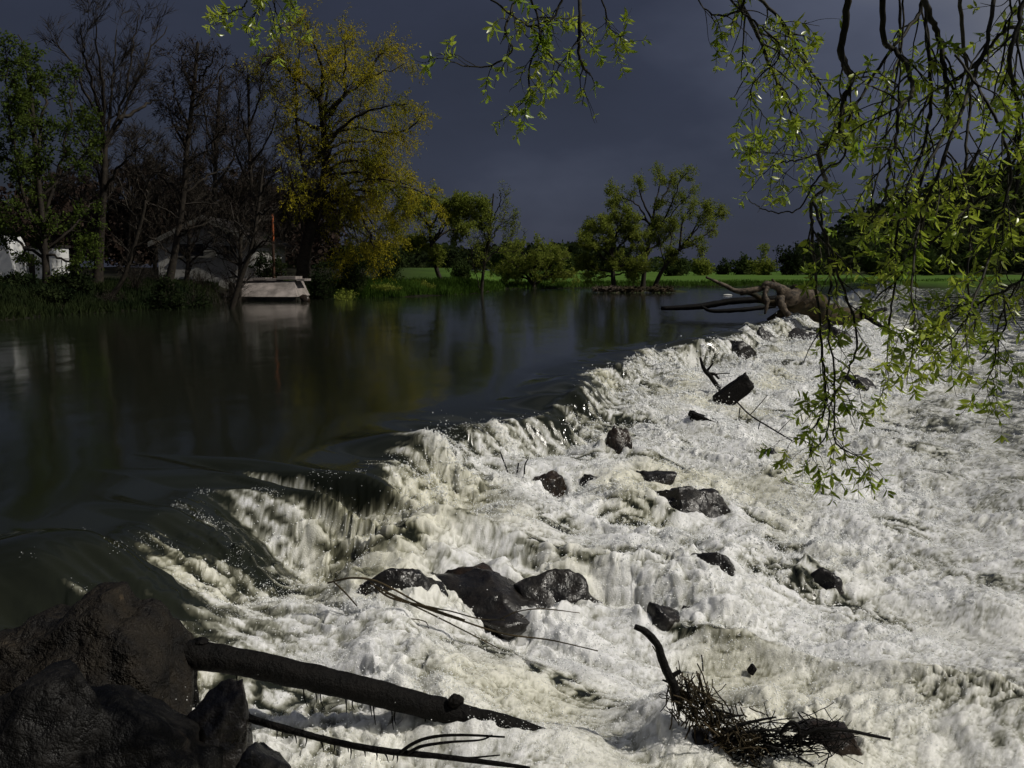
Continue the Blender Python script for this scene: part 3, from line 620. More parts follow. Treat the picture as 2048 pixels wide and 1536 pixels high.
for i, (x, top, lab) in enumerate([(255, 270, 'bare scrub tree between the vase-shaped tree and the house'), (310, 300, 'low bare scrub tree to the left of the house gable'), (565, 290, 'bare scrub tree in the gap behind the orange pole'), (470, 330, 'bare scrub tree over the right slope of the house roof'),
                                   (150, 330, 'bare scrub tree behind the green tree at far left'), (375, 330, 'brown scrub tree rising straight above the house ridge'), (615, 330, 'bare scrub tree behind the trunk of the yellow willow'), (372, 385, 'small bare tree standing close before the house windows'), (475, 395, 'small bare tree standing before the right corner of the house')]):
    h = 585 - top
    tree(lab, 78 + 2 * (i % 3) if i < 7 else 63.0, [(x, 580), (x + 6, 580 - h * 0.5), (x - 4, top + 30)],
         [[(x + 4, 580 - h * 0.3), (x - 35, 580 - h * 0.65), (x - 50, top + 20)], [(x + 4, 580 - h * 0.35), (x + 40, 580 - h * 0.7), (x + 55, top + 30)], [(x + 5, 580 - h * 0.45), (x + 15, 580 - h * 0.8), (x + 20, top)], [(x + 4, 580 - h * 0.25), (x + 55, 580 - h * 0.5), (x + 70, top + 90)], [(x + 4, 580 - h * 0.25), (x - 55, 580 - h * 0.45), (x - 70, top + 90)]],
         0.16, 30 + i, [dict(N=90, lmin=1.2, lmax=3.0, ang=0.7, wig=0.2, trop=0.06, n=6, u0=0.1), dict(N=600 if i < 7 else 200, lmin=0.6, lmax=1.7, ang=0.7, wig=0.22, trop=0.03, n=5), dict(N=3600 if i < 7 else 700, lmin=0.5, lmax=1.3, ang=0.7, wig=0.2, n=3, rmin=0.018)], None, 'bark', GB)
tree('slender dark tree leaning right over the concrete jetty', 51.5, [(440, 612), (480, 562), (502, 500), (515, 430), (527, 335)], [[(515, 430), (540, 420), (560, 415)], [(505, 490), (470, 440), (460, 400)], [(520, 390), (545, 350), (560, 320)], [(500, 505), (530, 480), (548, 470)]],
     0.16, 51, [dict(N=40, lmin=0.6, lmax=1.6, ang=0.7, wig=0.2, n=5), dict(N=300, lmin=0.3, lmax=0.9, ang=0.7, wig=0.25, n=4)], None, 'bark', GB)
tree('crooked bare tree arching over the water at left', 50, [(212, 615), (245, 560), (268, 495), (288, 425), (292, 395)], [[(265, 500), (300, 478), (325, 492), (338, 520)], [(290, 405), (320, 415), (365, 442)], [(292, 395), (300, 355), (340, 330)], [(280, 450), (250, 400), (235, 350)], [(292, 400), (275, 360), (270, 320)]],
     0.14, 52, [dict(N=50, lmin=0.5, lmax=1.6, ang=0.8, wig=0.25, n=5), dict(N=400, lmin=0.3, lmax=0.9, ang=0.8, wig=0.25, n=4)], None, 'bark', GB)
# the yellow willow
tree('tall weeping willow with yellow spring foliage rising above the jetty', 73, [(605, 596), (610, 500), (636, 400), (652, 330), (645, 230), (640, 190)],
     [[(640, 200), (645, 160), (640, 120), (620, 70), (612, 48)], [(640, 200), (612, 168), (588, 155), (556, 120), (522, 108)], [(636, 260), (600, 238), (570, 212), (535, 180)], [(645, 230), (685, 195), (690, 150), (690, 100), (682, 58)],
      [(645, 235), (690, 190), (725, 168), (762, 145), (805, 132)], [(650, 240), (692, 186), (730, 155), (760, 110), (782, 92)], [(650, 280), (700, 256), (750, 262), (790, 265), (828, 250), (845, 228)], [(650, 300), (690, 285), (735, 282), (775, 278)],
      [(640, 390), (690, 383), (720, 408), (745, 450), (752, 505)], [(640, 395), (700, 380), (760, 385), (800, 375), (850, 388), (878, 402)], [(645, 350), (690, 322), (740, 330), (785, 350)], [(612, 480), (592, 390), (572, 320)], [(630, 420), (600, 300), (592, 190), (600, 80)],
      [(620, 460), (680, 450), (730, 470), (770, 500)], [(640, 360), (700, 345), (750, 355), (800, 400), (815, 440)], [(650, 330), (690, 300), (740, 300), (780, 320)], [(645, 230), (660, 150), (665, 90)], [(650, 300), (670, 250), (720, 220), (790, 205)],
      [(640, 390), (670, 400), (700, 440), (720, 500)], [(612, 470), (640, 470), (670, 500), (685, 530)], [(640, 395), (700, 368), (760, 358), (825, 372)], [(640, 395), (710, 393), (770, 420), (790, 470)], [(640, 400), (700, 408), (738, 470), (752, 520)], [(645, 300), (700, 240), (760, 215), (815, 210)], [(640, 200), (660, 120), (720, 75)]],
     0.46, 61, [dict(N=400, lmin=1.0, lmax=2.8, ang=0.75, wig=0.18, trop=0.03, n=6, u0=0.25), dict(N=2600, lmin=0.8, lmax=2.8, ang=0.8, wig=0.15, trop=-0.22, n=6, rmin=0.008), dict(N=1500, lmin=0.3, lmax=0.9, ang=0.6, wig=0.15, trop=-0.25, n=4, rmin=0.007)],
     ('leaf_yellow', 54000, 0.18, 0.34, 0.7, 2), 'bark', GB, limb_r=0.32, depth=0.7)
tree('rounded olive willow on a slanting trunk near the shore right of the yellow willow', 85, [(895, 588), (880, 556), (866, 512), (862, 480), (857, 450)],
     [[(868, 515), (840, 492), (812, 484)], [(863, 490), (888, 465), (922, 455), (952, 435), (966, 445)], [(860, 460), (842, 432), (812, 415)], [(857, 452), (850, 420), (872, 398)], [(864, 480), (895, 440), (925, 405)], [(864, 485), (915, 430), (955, 412)], [(860, 460), (880, 420), (900, 396)]],
     0.24, 62, [dict(N=120, lmin=0.9, lmax=2.2, ang=0.8, wig=0.22, trop=0.0, n=6, u0=0.35), dict(N=900, lmin=0.5, lmax=1.3, ang=0.8, wig=0.2, trop=-0.04, n=5)], ('leaf_olive', 26000, 0.20, 0.4, 0.1, 2), 'bark', GB)
tree('thin almost leafless twin-stemmed tree beside the slanting willow', 87, [(962, 586), (967, 540), (977, 480), (986, 388)], [[(962, 583), (948, 540), (940, 490)], [(972, 500), (1000, 450), (1012, 420)], [(975, 490), (960, 440), (950, 410)], [(980, 450), (1000, 410), (1000, 385)], [(970, 525), (1005, 490), (1025, 480)]],
     0.16, 63, [dict(N=60, lmin=1.0, lmax=2.6, ang=0.6, wig=0.2, trop=0.08, n=6), dict(N=420, lmin=0.5, lmax=1.4, ang=0.6, wig=0.2, trop=0.05, n=5), dict(N=1200, lmin=0.3, lmax=0.8, ang=0.6, wig=0.2, n=4, rmin=0.01)], ('leaf_olive', 3500, 0.14, 0.5, 0, 3), 'bark', GB)
GM = 'trees of the meadow shore and island'
tree('low spreading willow with splayed limbs on the meadow shore', 108, [(1068, 578), (1068, 565), (1068, 552)],
     [[(1068, 570), (1050, 556), (1020, 546), (990, 548)], [(1070, 570), (1092, 554), (1122, 545), (1150, 552)], [(1068, 568), (1060, 538), (1046, 508), (1030, 492)], [(1070, 568), (1086, 530), (1105, 498)], [(1068, 560), (1072, 520), (1075, 488)], [(1068, 565), (1030, 530), (1000, 515)], [(1070, 565), (1110, 525), (1138, 515)]],
     0.3, 64, [dict(N=130, lmin=0.9, lmax=2.4, ang=0.8, wig=0.22, n=6, u0=0.2), dict(N=900, lmin=0.5, lmax=1.4, ang=0.8, wig=0.2, n=4)], ('leaf_olive', 14000, 0.22, 0.45, 0.1, 2), 'bark', GM)
tree('dense rounded green willow standing on the little island', 98, [(1228, 586), (1226, 545), (1226, 500), (1228, 460)],
     [[(1226, 520), (1205, 470), (1200, 435)], [(1226, 500), (1240, 450), (1246, 418)], [(1226, 510), (1260, 465), (1268, 430)], [(1226, 530), (1268, 500), (1284, 470)], [(1226, 530), (1190, 500), (1168, 480)], [(1226, 545), (1185, 535), (1155, 525)], [(1226, 550), (1270, 540), (1288, 525)], [(1226, 490), (1220, 450), (1225, 420)], [(1226, 550), (1200, 555), (1172, 552)], [(1226, 540), (1255, 530), (1278, 550)], [(1226, 520), (1180, 470), (1185, 450)]],
     0.26, 65, [dict(N=200, lmin=0.8, lmax=2.0, ang=0.9, wig=0.22, n=6, u0=0.25), dict(N=1500, lmin=0.4, lmax=1.1, ang=0.9, wig=0.2, n=4)], ('leaf_olive', 30000, 0.19, 0.45, 0.1, 2), 'bark', GM, base_z=0.15)
tree('tallest loose-crowned tree on the little island', 102, [(1285, 582), (1290, 530), (1300, 470), (1310, 405)],
     [[(1298, 480), (1328, 440), (1346, 400), (1362, 360), (1376, 345)], [(1302, 455), (1276, 412), (1250, 396), (1222, 382)], [(1308, 415), (1320, 365), (1314, 342)], [(1298, 485), (1350, 420), (1384, 385)], [(1305, 440), (1280, 390), (1278, 355)], [(1296, 500), (1330, 480), (1350, 450)], [(1308, 420), (1340, 370), (1345, 345)], [(1304, 450), (1250, 420), (1228, 410)]],
     0.26, 66, [dict(N=130, lmin=0.9, lmax=2.2, ang=0.75, wig=0.22, n=6, u0=0.4, trop=0.05), dict(N=900, lmin=0.5, lmax=1.2, ang=0.8, wig=0.2, n=4)], ('leaf_olive', 15000, 0.16, 0.45, 0.1, 2), 'bark', GM, base_z=0.15)
tree('willow leaning to the right off the edge of the little island', 97, [(1306, 584), (1322, 545), (1348, 508), (1372, 484)],
     [[(1370, 486), (1400, 452), (1428, 432), (1446, 426)], [(1350, 505), (1385, 490), (1402, 502)], [(1360, 495), (1366, 440), (1388, 412)], [(1340, 520), (1342, 465), (1336, 432)], [(1366, 490), (1400, 440), (1415, 415)], [(1330, 535), (1318, 480), (1316, 440)], [(1365, 490), (1410, 470), (1436, 450)]],
     0.24, 67, [dict(N=130, lmin=0.8, lmax=2.0, ang=0.75, wig=0.22, n=6, u0=0.4, trop=0.04), dict(N=900, lmin=0.5, lmax=1.2, ang=0.8, wig=0.2, n=4)], ('leaf_olive', 16000, 0.16, 0.45, 0.1, 2), 'bark', GM, base_z=0.15)

# ------------------------------------------------------------------ shrubs and far trees
def shrub(label, x, top, w, D, mat, seed, count, size, group, bare=False, name='shrub', cat='shrub', cone=0.0):
    r = np.random.default_rng(seed); b = atd(x, 560, D); z0 = lz(b[0], b[1]); b = np.array([b[0], b[1], z0 - 0.1])
    H = atd(x, top, D)[2] - z0; W = w / F * D / 2
    root = empty(name, (b[0], b[1], z0)); tag(root, label, cat, group)
    ns = 9; st_ = []
    for k_ in range(ns):
        a_ = 2 * math.pi * k_ / ns + r.uniform(-0.3, 0.3); q = r.uniform(0.3, 0.75); hh = H * (1 - cone * q) * r.uniform(0.6, 0.92) * (1 - 0.35 * q)
        st_.append(spline([b, b + [W * q * 0.35 * math.cos(a_), W * q * 0.35 * math.sin(a_), hh * 0.5], b + [W * q * math.cos(a_), W * q * math.sin(a_), hh]], 8))
    st_.append(spline([b, b + [0, 0, H * 0.5], b + [0.05 * W, 0, H * 0.93]], 8)); P = np.array(st_); R = np.linspace(max(0.012 * H, 0.02), 0.01, 8)[None].repeat(len(P), 0)
    nb = 1.5 if bare else 1.0; q1 = sprout(P, R, int(110 * nb), r, u0=0.02, lmin=0.12 * (H + W), lmax=0.28 * (H + W), ang=0.9, wig=0.22, n=5, rmin=0.006 * max(1, D / 90)); q2 = sprout(*q1, int(420 * nb), r, u0=0.2, lmin=0.06 * (H + W), lmax=0.14 * (H + W), ang=0.8, wig=0.2, n=4, rmin=0.005 * max(1, D / 90))
    v, f = join([tubes(P, R, 4), tubes(q1[0], q1[1], 3), tubes(q2[0], q2[1] * 1.3, 2)]); put('stems', v, f, M['bark'], root)
    if not bare:
        v, f = leaf_quads(q2[0], count, r, size, 0.55, 0.1, 0.0, size * 0.6); put('foliage', v, f, M[mat], root, smooth=False)
    return root
GS = 'shrubs along the left bank'
for i, (x, top, w, D, mt, bare, lab) in enumerate([
    (30, 545, 110, 47, 'leaf_dark', False, 'dark low bush at the water edge below the caravan'), (150, 540, 110, 49, 'leaf_dark', False, 'dark bush in front of the white railing'), (270, 500, 120, 53, None, True, 'bare brown thicket under the arching tree'),
    (385, 535, 130, 54, None, True, 'bare brown thicket hiding the foot of the house'), (330, 545, 90, 51, 'leaf_dark', False, 'dark bush at the foot of the alder'), (400, 515, 120, 62, None, True, 'bare thicket right before the house gable'), (470, 505, 110, 63, None, True, 'bare thicket before the right half of the house'), (640, 520, 70, 69, 'leaf_dark', False, 'shadowy bush right behind the jetty planks'),
    (710, 500, 110, 74, 'leaf_far', False, 'green bush below the drooping side of the yellow willow'), (780, 490, 110, 80, 'leaf_far', False, 'taller green bush between the yellow willow and the slanting willow'), (925, 520, 80, 95, 'leaf_far', False, 'green bush behind the slanting trunk'),
    (690, 570, 90, 67, 'leaf_olive', False, 'low grassy clump on the shore beside the jetty'), (770, 572, 100, 75, 'leaf_olive', False, 'low grassy clump below the yellow willow'), (840, 575, 90, 80, 'leaf_olive', False, 'low grassy clump left of the slanting trunk'), (215, 575, 90, 49, None, True, 'tangle of bare brush hanging into the water at left'), (450, 540, 110, 56, None, True, 'bare brown thicket between the house and the leaning tree'), (320, 525, 110, 60, None, True, 'bare thicket in front of the left house corner'), (-60, 530, 130, 45, 'leaf_dark', False, 'dark bush at the left frame edge by the water'), (95, 575, 120, 46, 'leaf_dark', False, 'low dark bush under the green tree'), (395, 578, 80, 54, 'leaf_dark', False, 'low dark bush at the waterline left of the jetty'), (540, 470, 86, 66.6, 'leaf_dark', False, 'tall bush added behind the orange pole to shade the house side')]):  # tall bush added to shade and hide the sunlit side wall of the house
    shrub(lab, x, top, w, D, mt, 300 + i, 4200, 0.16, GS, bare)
GF = 'far bushes and trees across the meadow'
for i, (x, top, w, D, mt, cone, lab) in enumerate([
    (1350, 512, 74, 260, 'leaf_far', 0.2, 'round far bush half hidden behind the leaning island willow'), (1402, 514, 66, 290, 'leaf_olive', 0.1, 'round bright bush on the meadow right of the island'), (1446, 520, 40, 330, 'leaf_far', 0.2, 'small grey green tree next to the round bright bush'), (1484, 512, 78, 330, 'leaf_far', 0.2, 'flat-topped far tree in the middle of the meadow edge'),
    (1525, 490, 60, 300, 'leaf_olive', 0.7, 'cone-shaped green tree at the meadow edge'), (1580, 486, 84, 300, 'leaf_dark', 0.1, 'brownish round tree right of the cone-shaped one'), (1626, 504, 80, 310, 'leaf_dark', 0.1, 'dark bush where the wooded hill begins'), (1665, 485, 70, 320, 'leaf_dark', 0.1, 'dark tree at the foot of the wooded hill'),
    (1750, 500, 80, 300, 'leaf_far', 0.1, 'green bush at the foot of the hill behind the willow twigs'), (1850, 495, 90, 300, 'leaf_far', 0.1, 'wide green bush below the hill at right'), (1960, 490, 90, 300, 'leaf_far', 0.1, 'green bush near the right edge below the hill'),
    (1010, 490, 80, 190, 'leaf_far', 0.1, 'far tree to the left of the spreading willow'), (1120, 490, 80, 190, 'leaf_far', 0.1, 'far tree to the right of the spreading willow'), (900, 500, 70, 180, 'leaf_dark', 0.1, 'dark far tree behind the slanting willow trunk')]):
    shrub(lab, x, top, w, D, mt, 330 + i, 3600, 0.036 * w / F * D + 0.3, GF, False, 'far_tree', 'tree', cone)

# woods: crowns that read as one mass
def woods(name, label, spots, mat, seed, per=70, fine=0.085):
    r = np.random.default_rng(seed); VV, FF = [], []; TV = []
    off = 0
    for (x, y, z, h) in spots:
        w = h * r.uniform(0.28, 0.42)
        d = unit(r.normal(size=(per, 3))) * (r.uniform(0.55, 1.0, per) ** 0.5)[:, None]
        p = np.array([x, y, z + h * 0.58]) + d * np.array([w, w, h * 0.44])
        s = h * fine * r.uniform(0.6, 1.4, per)[:, None]; a_ = unit(r.normal(size=(per, 3))); b_ = unit(np.cross(a_, r.normal(size=(per, 3))))
        V = np.stack([p - a_ * s, p + b_ * s * 0.8, p + a_ * s, p - b_ * s * 0.8], 1).reshape(-1, 3)
        VV.append(V); FF.append((np.arange(per) * 4)[:, None] + np.arange(4)[None] + off); off += len(V)
    o = put(name, np.concatenate(VV), np.concatenate(FF), M[mat], smooth=False); return tag(o, label, None, None, 'stuff')
r = np.random.default_rng(77)
spots = []
for _ in range(330):
    D = r.uniform(380, 520); x = r.uniform(560, 1250); b = atd(x, 545, D); spots.append((b[0], D, 0.6, r.uniform(9, 13.5) * (D / 440)))
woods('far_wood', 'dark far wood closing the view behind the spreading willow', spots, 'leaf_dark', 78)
spots = []
for _ in range(110):
    D = r.uniform(88, 125); x = r.uniform(-250, 640); b = atd(x, 545, D); spots.append((b[0], D, 1.5, r.uniform(5.5, 10.5)))
tl = []
for _ in range(150):
    D = r.uniform(430, 560); x = r.uniform(1180, 1720); b = atd(x, 545, D); tl.append((b[0], D, 0.4, r.uniform(3.5, 9.0) * (0.6 + 0.4 * math.sin(x * 0.02))))
woods('far_hedge', 'distant hedge line beyond the meadow', tl, 'leaf_far', 84, 60)
woods('brush_wood', 'brown leafless brushwood closing the view behind the left bank', spots, 'twig_brown', 80, 300, 0.035)
ridge = np.array([(1560, 545), (1620, 520), (1650, 492), (1700, 468), (1760, 440), (1850, 408), (1950, 372), (2048, 352), (2300, 310), (2800, 300)], float)
def hill_h(x, D):
    px = 1024 + x / D * F; y = np.interp(px, ridge[:, 0], ridge[:, 1]); top = (545 - y) / F * 520
    return top * sstep(340, 520, D)
hx, hy = np.meshgrid(np.linspace(0, 1, 60), np.linspace(335, 700, 40), indexing='ij')
wx = (-0.0 + (1560 - 1024) / F * hy) + hx * hy * 0.75
hz = 0.4 + hill_h(wx.ravel(), hy.ravel()) + 1.0 * perlin(wx.ravel() * 0.03, hy.ravel() * 0.03, 70)
hi = np.arange(hx.size).reshape(hx.shape); hq = np.stack([hi[:-1, :-1], hi[1:, :-1], hi[1:, 1:], hi[:-1, 1:]], -1).reshape(-1, 4)
o = put('hill', np.stack([wx.ravel(), hy.ravel(), hz], -1), hq, M['bank']); tag(o, 'wooded hillside rising at right', None, None, 'structure')
spots = []
for _ in range(620):
    D = r.uniform(345, 540); px = r.uniform(1600, 2350); x = (px - 1024) / F * D
    spots.append((x, D, 0.2 + float(hill_h(np.array([x]), np.array([D]))[0]) - 1, r.uniform(8, 13)))
woods('hill_wood', 'dark woodland covering the hillside at right', spots, 'leaf_dark', 79, 60)  # darker leaf colour stands in for haze over the distance

# grass along the banks
def blades(name, label, N, px0, px1, d0, d1, mat, seed, hgt=0.45):
    r = np.random.default_rng(seed); px = r.uniform(px0, px1, N); a_ = np.arctan((px - 1024) / F); rr_ = shore(a_) + r.uniform(d0, d1, N)
    x, y = rr_ * np.sin(a_), rr_ * np.cos(a_); z = land(x, y); ok = z > -0.05
    x, y, z = x[ok], y[ok], z[ok]; n = len(x); p = np.stack([x, y, z - 0.03], -1); h = hgt * r.uniform(0.4, 1.3, n)
    lean = r.normal(0, 0.3, (n, 3)) * h[:, None]; lean[:, 2] = h; w = np.stack([np.cos(t_ := r.uniform(0, 3.14, n)), np.sin(t_), np.zeros(n)], -1) * 0.05
    V = np.stack([p - w, p + w, p + lean], 1).reshape(-1, 3); Fc = (np.arange(n) * 3)[:, None] + np.arange(3)[None]
    o = put(name, V, Fc, M[mat], smooth=False); tag(o, label, None, None, 'stuff')
blades('bank_grass', 'green grass on the bank below the willow', 14000, 560, 1010, -0.5, 5, 'grass_blade', 81)
blades('undergrowth', 'dark undergrowth covering the left bank', 22000, -300, 440, -0.6, 14, 'leaf_dark', 83, 0.38)
blades('shore_grass', 'grass along the far meadow shore', 12000, 960, 2048, -0.5, 6, 'grass_blade', 82, 0.4)

# little island
cI = at(1282, 585); ia = np.linspace(0, 2 * np.pi, 49)[:-1]; ir = np.linspace(0, 1, 14)
IR, IA = np.meshgrid(ir, ia, indexing='ij'); wob = 1 + 0.15 * np.sin(3 * IA + 1) + 0.1 * np.sin(5 * IA)
ix = cI[0] + IR * wob * 5.2 * np.cos(IA); iy = cI[1] + 2.2 + IR * wob * 3.0 * np.sin(IA)
iz = -0.25 + 0.62 * (1 - IR ** 2) + 0.12 * perlin(ix * 1.3, iy * 1.3, 71); ii = np.arange(ix.size).reshape(ix.shape)
iq = np.stack([ii[:-1], np.roll(ii[:-1], -1, 1), np.roll(ii[1:], -1, 1), ii[1:]], -1).reshape(-1, 4)
o = put('island', np.stack([ix.ravel(), iy.ravel(), iz.ravel()], -1), iq, M['bank']); tag(o, 'small brown island in the river', None, None, 'structure')

# ------------------------------------------------------------------ buildings and jetty of the left bank
BF = np.array([[0, 3, 2, 1], [4, 5, 6, 7], [0, 1, 5, 4], [1, 2, 6, 5], [2, 3, 7, 6], [3, 0, 4, 7]])
def boxv(c, h, rz=0.0, top=1.0):
    v = np.array([[-1, -1, -1], [1, -1, -1], [1, 1, -1], [-1, 1, -1], [-top, -top, 1], [top, -top, 1], [top, top, 1], [-top, top, 1]], float) * np.asarray(h)
    cs, sn = math.cos(rz), math.sin(rz); v = np.stack([v[:, 0] * cs - v[:, 1] * sn, v[:, 0] * sn + v[:, 1] * cs, v[:, 2]], -1)
    return v + np.asarray(c)
def box(name, c, h, mat, parent=None, rz=0.0): return put(name, boxv(c, h, rz), BF, M[mat], parent, smooth=False)
def prism(name, poly, y0, y1, mat, parent):                # outline in (x, z) at two depths
    n = len(poly); v = np.array([(p[0], y0, p[1]) for p in poly] + [(p[0], y1, p[1]) for p in poly]); i = np.arange(n); j = (i + 1) % n
    me = bpy.data.meshes.new(name); me.from_pydata([tuple(q) for q in v - wloc(parent)], [], [list(range(n)), list(range(2 * n - 1, n - 1, -1))] + [[int(b), int(a_), int(a_ + n), int(b + n)] for a_, b in zip(i, j)]); me.materials.append(M[mat])
    o = bpy.data.objects.new(name, me); COL.objects.link(o); o.parent = parent; return o
DH = 66.0
def hx_(px, D=DH): return (px - 1024) / F * D / math.cos(0)
def hz_(py, D=DH): return atd(1024, py, D)[2]
gzh = lz(hx_(415), DH)
house = empty('house', (hx_(415), DH, gzh)); tag(house, 'pale gabled house half hidden behind bare branches above the bank', 'house')
xl, xr, zt, ze = hx_(322), hx_(512), hz_(436), hz_(483)
prism('wall', [(xl, gzh - 0.3), (xr, gzh - 0.3), (xr, ze), ((xl + xr) / 2, zt - 0.1), (xl, ze)], DH, DH + 9, 'wall', house)
xm = (xl + xr) / 2
for sgn, xe in ((-1, xl), (1, xr)):
    ex = xe + sgn * 0.45; zz = ze - 0.45 * (zt - ze) / (xr - xm)
    prism('roof_slope', [(xm, zt), (ex, zz), (ex, zz + 0.16), (xm, zt + 0.16)], DH - 0.5, DH + 9.4, 'roof', house)
    prism('verge_board', [(xm, zt - 0.16), (ex, zz - 0.16), (ex, zz + 0.17), (xm, zt + 0.17)], DH - 0.56, DH - 0.51, 'trim_dull', house)
for (x0, x1, y0, y1) in ((358, 412, 488, 512), (452, 478, 492, 516)):
    w_ = box('window', ((hx_(x0) + hx_(x1)) / 2, DH - 0.02, (hz_(y0) + hz_(y1)) / 2), ((hx_(x1) - hx_(x0)) / 2, 0.04, (hz_(y0) - hz_(y1)) / 2), 'glass', house)
    box('window_sill', ((hx_(x0) + hx_(x1)) / 2, DH - 0.09, hz_(y1) - 0.06), ((hx_(x1) - hx_(x0)) / 2 + 0.1, 0.1, 0.05), 'trim_dull', w_)
    box('glazing_bar', ((hx_(x0) + hx_(x1)) / 2, DH - 0.08, (hz_(y0) + hz_(y1)) / 2), (0.03, 0.02, (hz_(y0) - hz_(y1)) / 2), 'trim_dull', w_)
box('balcony_panel', (hx_(430), DH - 0.5, hz_(507)), (hx_(442) - hx_(430), 0.06, 0.28), 'trim_dull', house)
# caravan
DC = 58.0; gc = lz(hx_(0, DC), DC)
cv = empty('caravan', (hx_(-10, DC), DC, gc)); tag(cv, 'white caravan with a sloping end at the left edge', 'caravan')
cz = lambda py: hz_(py, DC); cxx = lambda px: hx_(px, DC)
prism('body', [(cxx(-80), cz(552)), (cxx(34), cz(556)), (cxx(30), cz(520)), (cxx(22), cz(485)), (cxx(14), cz(470)), (cxx(-70), cz(470)), (cxx(-80), cz(490))], DC, DC + 2.2, 'wall_white', cv)
box('window', (cxx(-30), DC - 0.02, cz(500)), (0.6, 0.03, 0.3), 'glass', cv); box('skirt', (cxx(-22), DC + 1.0, cz(562)), (1.4, 0.9, 0.22), 'concrete_dark', cv)
DS = 60.0
sh = empty('shed', (hx_(85, DS), DS, lz(hx_(85, DS), DS))); tag(sh, 'small white shed with a flat dark roof beside the caravan', 'shed')
sx = lambda px: hx_(px, DS); sz = lambda py: hz_(py, DS)
prism('wall', [(sx(52), sz(575)), (sx(110), sz(575)), (sx(110), sz(494)), (sx(52), sz(498))], DS, DS + 2.4, 'wall_white', sh)
prism('roof', [(sx(49), sz(498)), (sx(113), sz(494)), (sx(113), sz(489)), (sx(49), sz(493))], DS - 0.2, DS + 2.6, 'roof', sh)
box('door', (sx(66), DS - 0.02, sz(538)), (0.33, 0.03, 0.9), 'roof', sh); box('panel', (sx(95), DS - 0.03, sz(512)), (0.38, 0.03, 0.26), 'trim', sh)
DR = 56.0; rl = empty('railing', (hx_(130, DR), DR, lz(hx_(130, DR), DR))); tag(rl, 'white garden railing with crossed braces beside the shed', 'railing')
for px in (112, 121, 130, 139, 148): box('post', (hx_(px, DR), DR, hz_(545, DR)), (0.03, 0.03, hz_(520, DR) - hz_(545, DR)), 'trim', rl)
for py in (518, 536, 553): box('rail', (hx_(130, DR), DR - 0.05, hz_(py, DR)), (hx_(150, DR) - hx_(130, DR), 0.02, 0.03), 'trim', rl)

# concrete jetty
DJ = at(530, 603)[1]; jx = lambda px: hx_(px - 8, DJ); jt = empty('jetty', (jx(530), DJ, 0)); tag(jt, 'pinkish concrete jetty block with a sloping face at the waterline', 'jetty')
zt_ = atd(1024, 562, DJ + 1.2)[2]
def quadblock(name, fr, bk, mat, parent):                  # front and back outlines of the same order
    n = len(fr); v = np.array(list(fr) + list(bk)); me = bpy.data.meshes.new(name); i = list(range(n))
    me.from_pydata([tuple(q) for q in v - wloc(parent)], [], [i, list(range(2 * n - 1, n - 1, -1))] + [[(k_ + 1) % n, k_, k_ + n, (k_ + 1) % n + n] for k_ in i]); me.materials.append(M[mat])
    o = bpy.data.objects.new(name, me); COL.objects.link(o); o.parent = parent; return o
quadblock('sloping_face', [(jx(456), DJ + 0.1, 0.30), (jx(604), DJ - 0.1, 0.30), (jx(590), DJ + 1.3, zt_), (jx(474), DJ + 1.4, zt_)], [(jx(456), DJ + 4, 0.30), (jx(604), DJ + 4, 0.30), (jx(590), DJ + 4, zt_), (jx(474), DJ + 4, zt_)], 'concrete', jt)
quadblock('footing', [(jx(458), DJ + 0.16, -1.2), (jx(602), DJ - 0.02, -1.2), (jx(602), DJ - 0.02, 0.297), (jx(458), DJ + 0.16, 0.297)], [(jx(458), DJ + 3.6, -1.2), (jx(602), DJ + 3.6, -1.2), (jx(602), DJ + 3.6, 0.297), (jx(458), DJ + 3.6, 0.297)], 'concrete_dark', jt)
for i, (x0, x1, dz) in enumerate(((470, 508, 0.0), (509, 533, 0.05), (556, 594, 0.12), (534, 555, 0.02), (595, 612, 0.0))):
    box('coping_slab', ((jx(x0) + jx(x1)) / 2, DJ + 2.2, zt_ + 0.075 + dz), ((jx(x1) - jx(x0)) / 2 - 0.01, 1.05, 0.07 + 0.3 * dz), 'concrete', jt)
box('rib', (jx(470), DJ + 0.55, 0.75), (0.1, 0.45, 0.42), 'concrete_dark', jt)
rock((jx(617), DJ + 0.3, 0.1), (0.35, 0.35, 0.36), 'rock_brown', 'ochre stone at the right foot of the jetty', 401, 3, group=None, name='shore_stone')
pb = atd(548, 562, DJ + 2.4); pt = atd(545, 428, DJ + 2.4); pole = empty('mooring_pole', pb); tag(pole, 'tall pole painted orange at the top rising from the jetty', 'pole')
pm = pb + (pt - pb) * 0.55
def logtube(pts, radii, n, k, nz=0.0, seed=0, caps=True):
    c = spline(pts, n); rr_ = np.interp(np.linspace(0, 1, n), np.linspace(0, 1, len(radii)), radii)
    v, q = tubes(c[None], rr_[None], k)
    if nz:
        cc = np.repeat(c, k, 0); d = v - cc; s_ = (noise3(v * 1.0, 6.0 / max(radii) * 0.12, seed) + 0.6 * noise3(v, 18.0 / max(radii) * 0.12, seed + 3))[:, None]; v = cc + d * (1 + nz * s_)
    fs_ = [q]
    if caps:
        v = np.vstack([v, c[0], c[-1]]); a_ = np.arange(k); b_ = (a_ + 1) % k; o_ = (n - 1) * k
        fs_.append(np.concatenate([np.stack([b_, a_, np.full(k, n * k)], -1), np.stack([a_ + o_, b_ + o_, np.full(k, n * k + 1)], -1)]))
    return v, fs_
v, f = logtube([pb + [0, 0, -0.3], pm], [0.10, 0.085], 6, 10); put('lower_post', v, f, M['rust'], pole)
v, f = logtube([pm, pt], [0.08, 0.065], 6, 10); put('painted_top', v, f, M['orange'], pole)
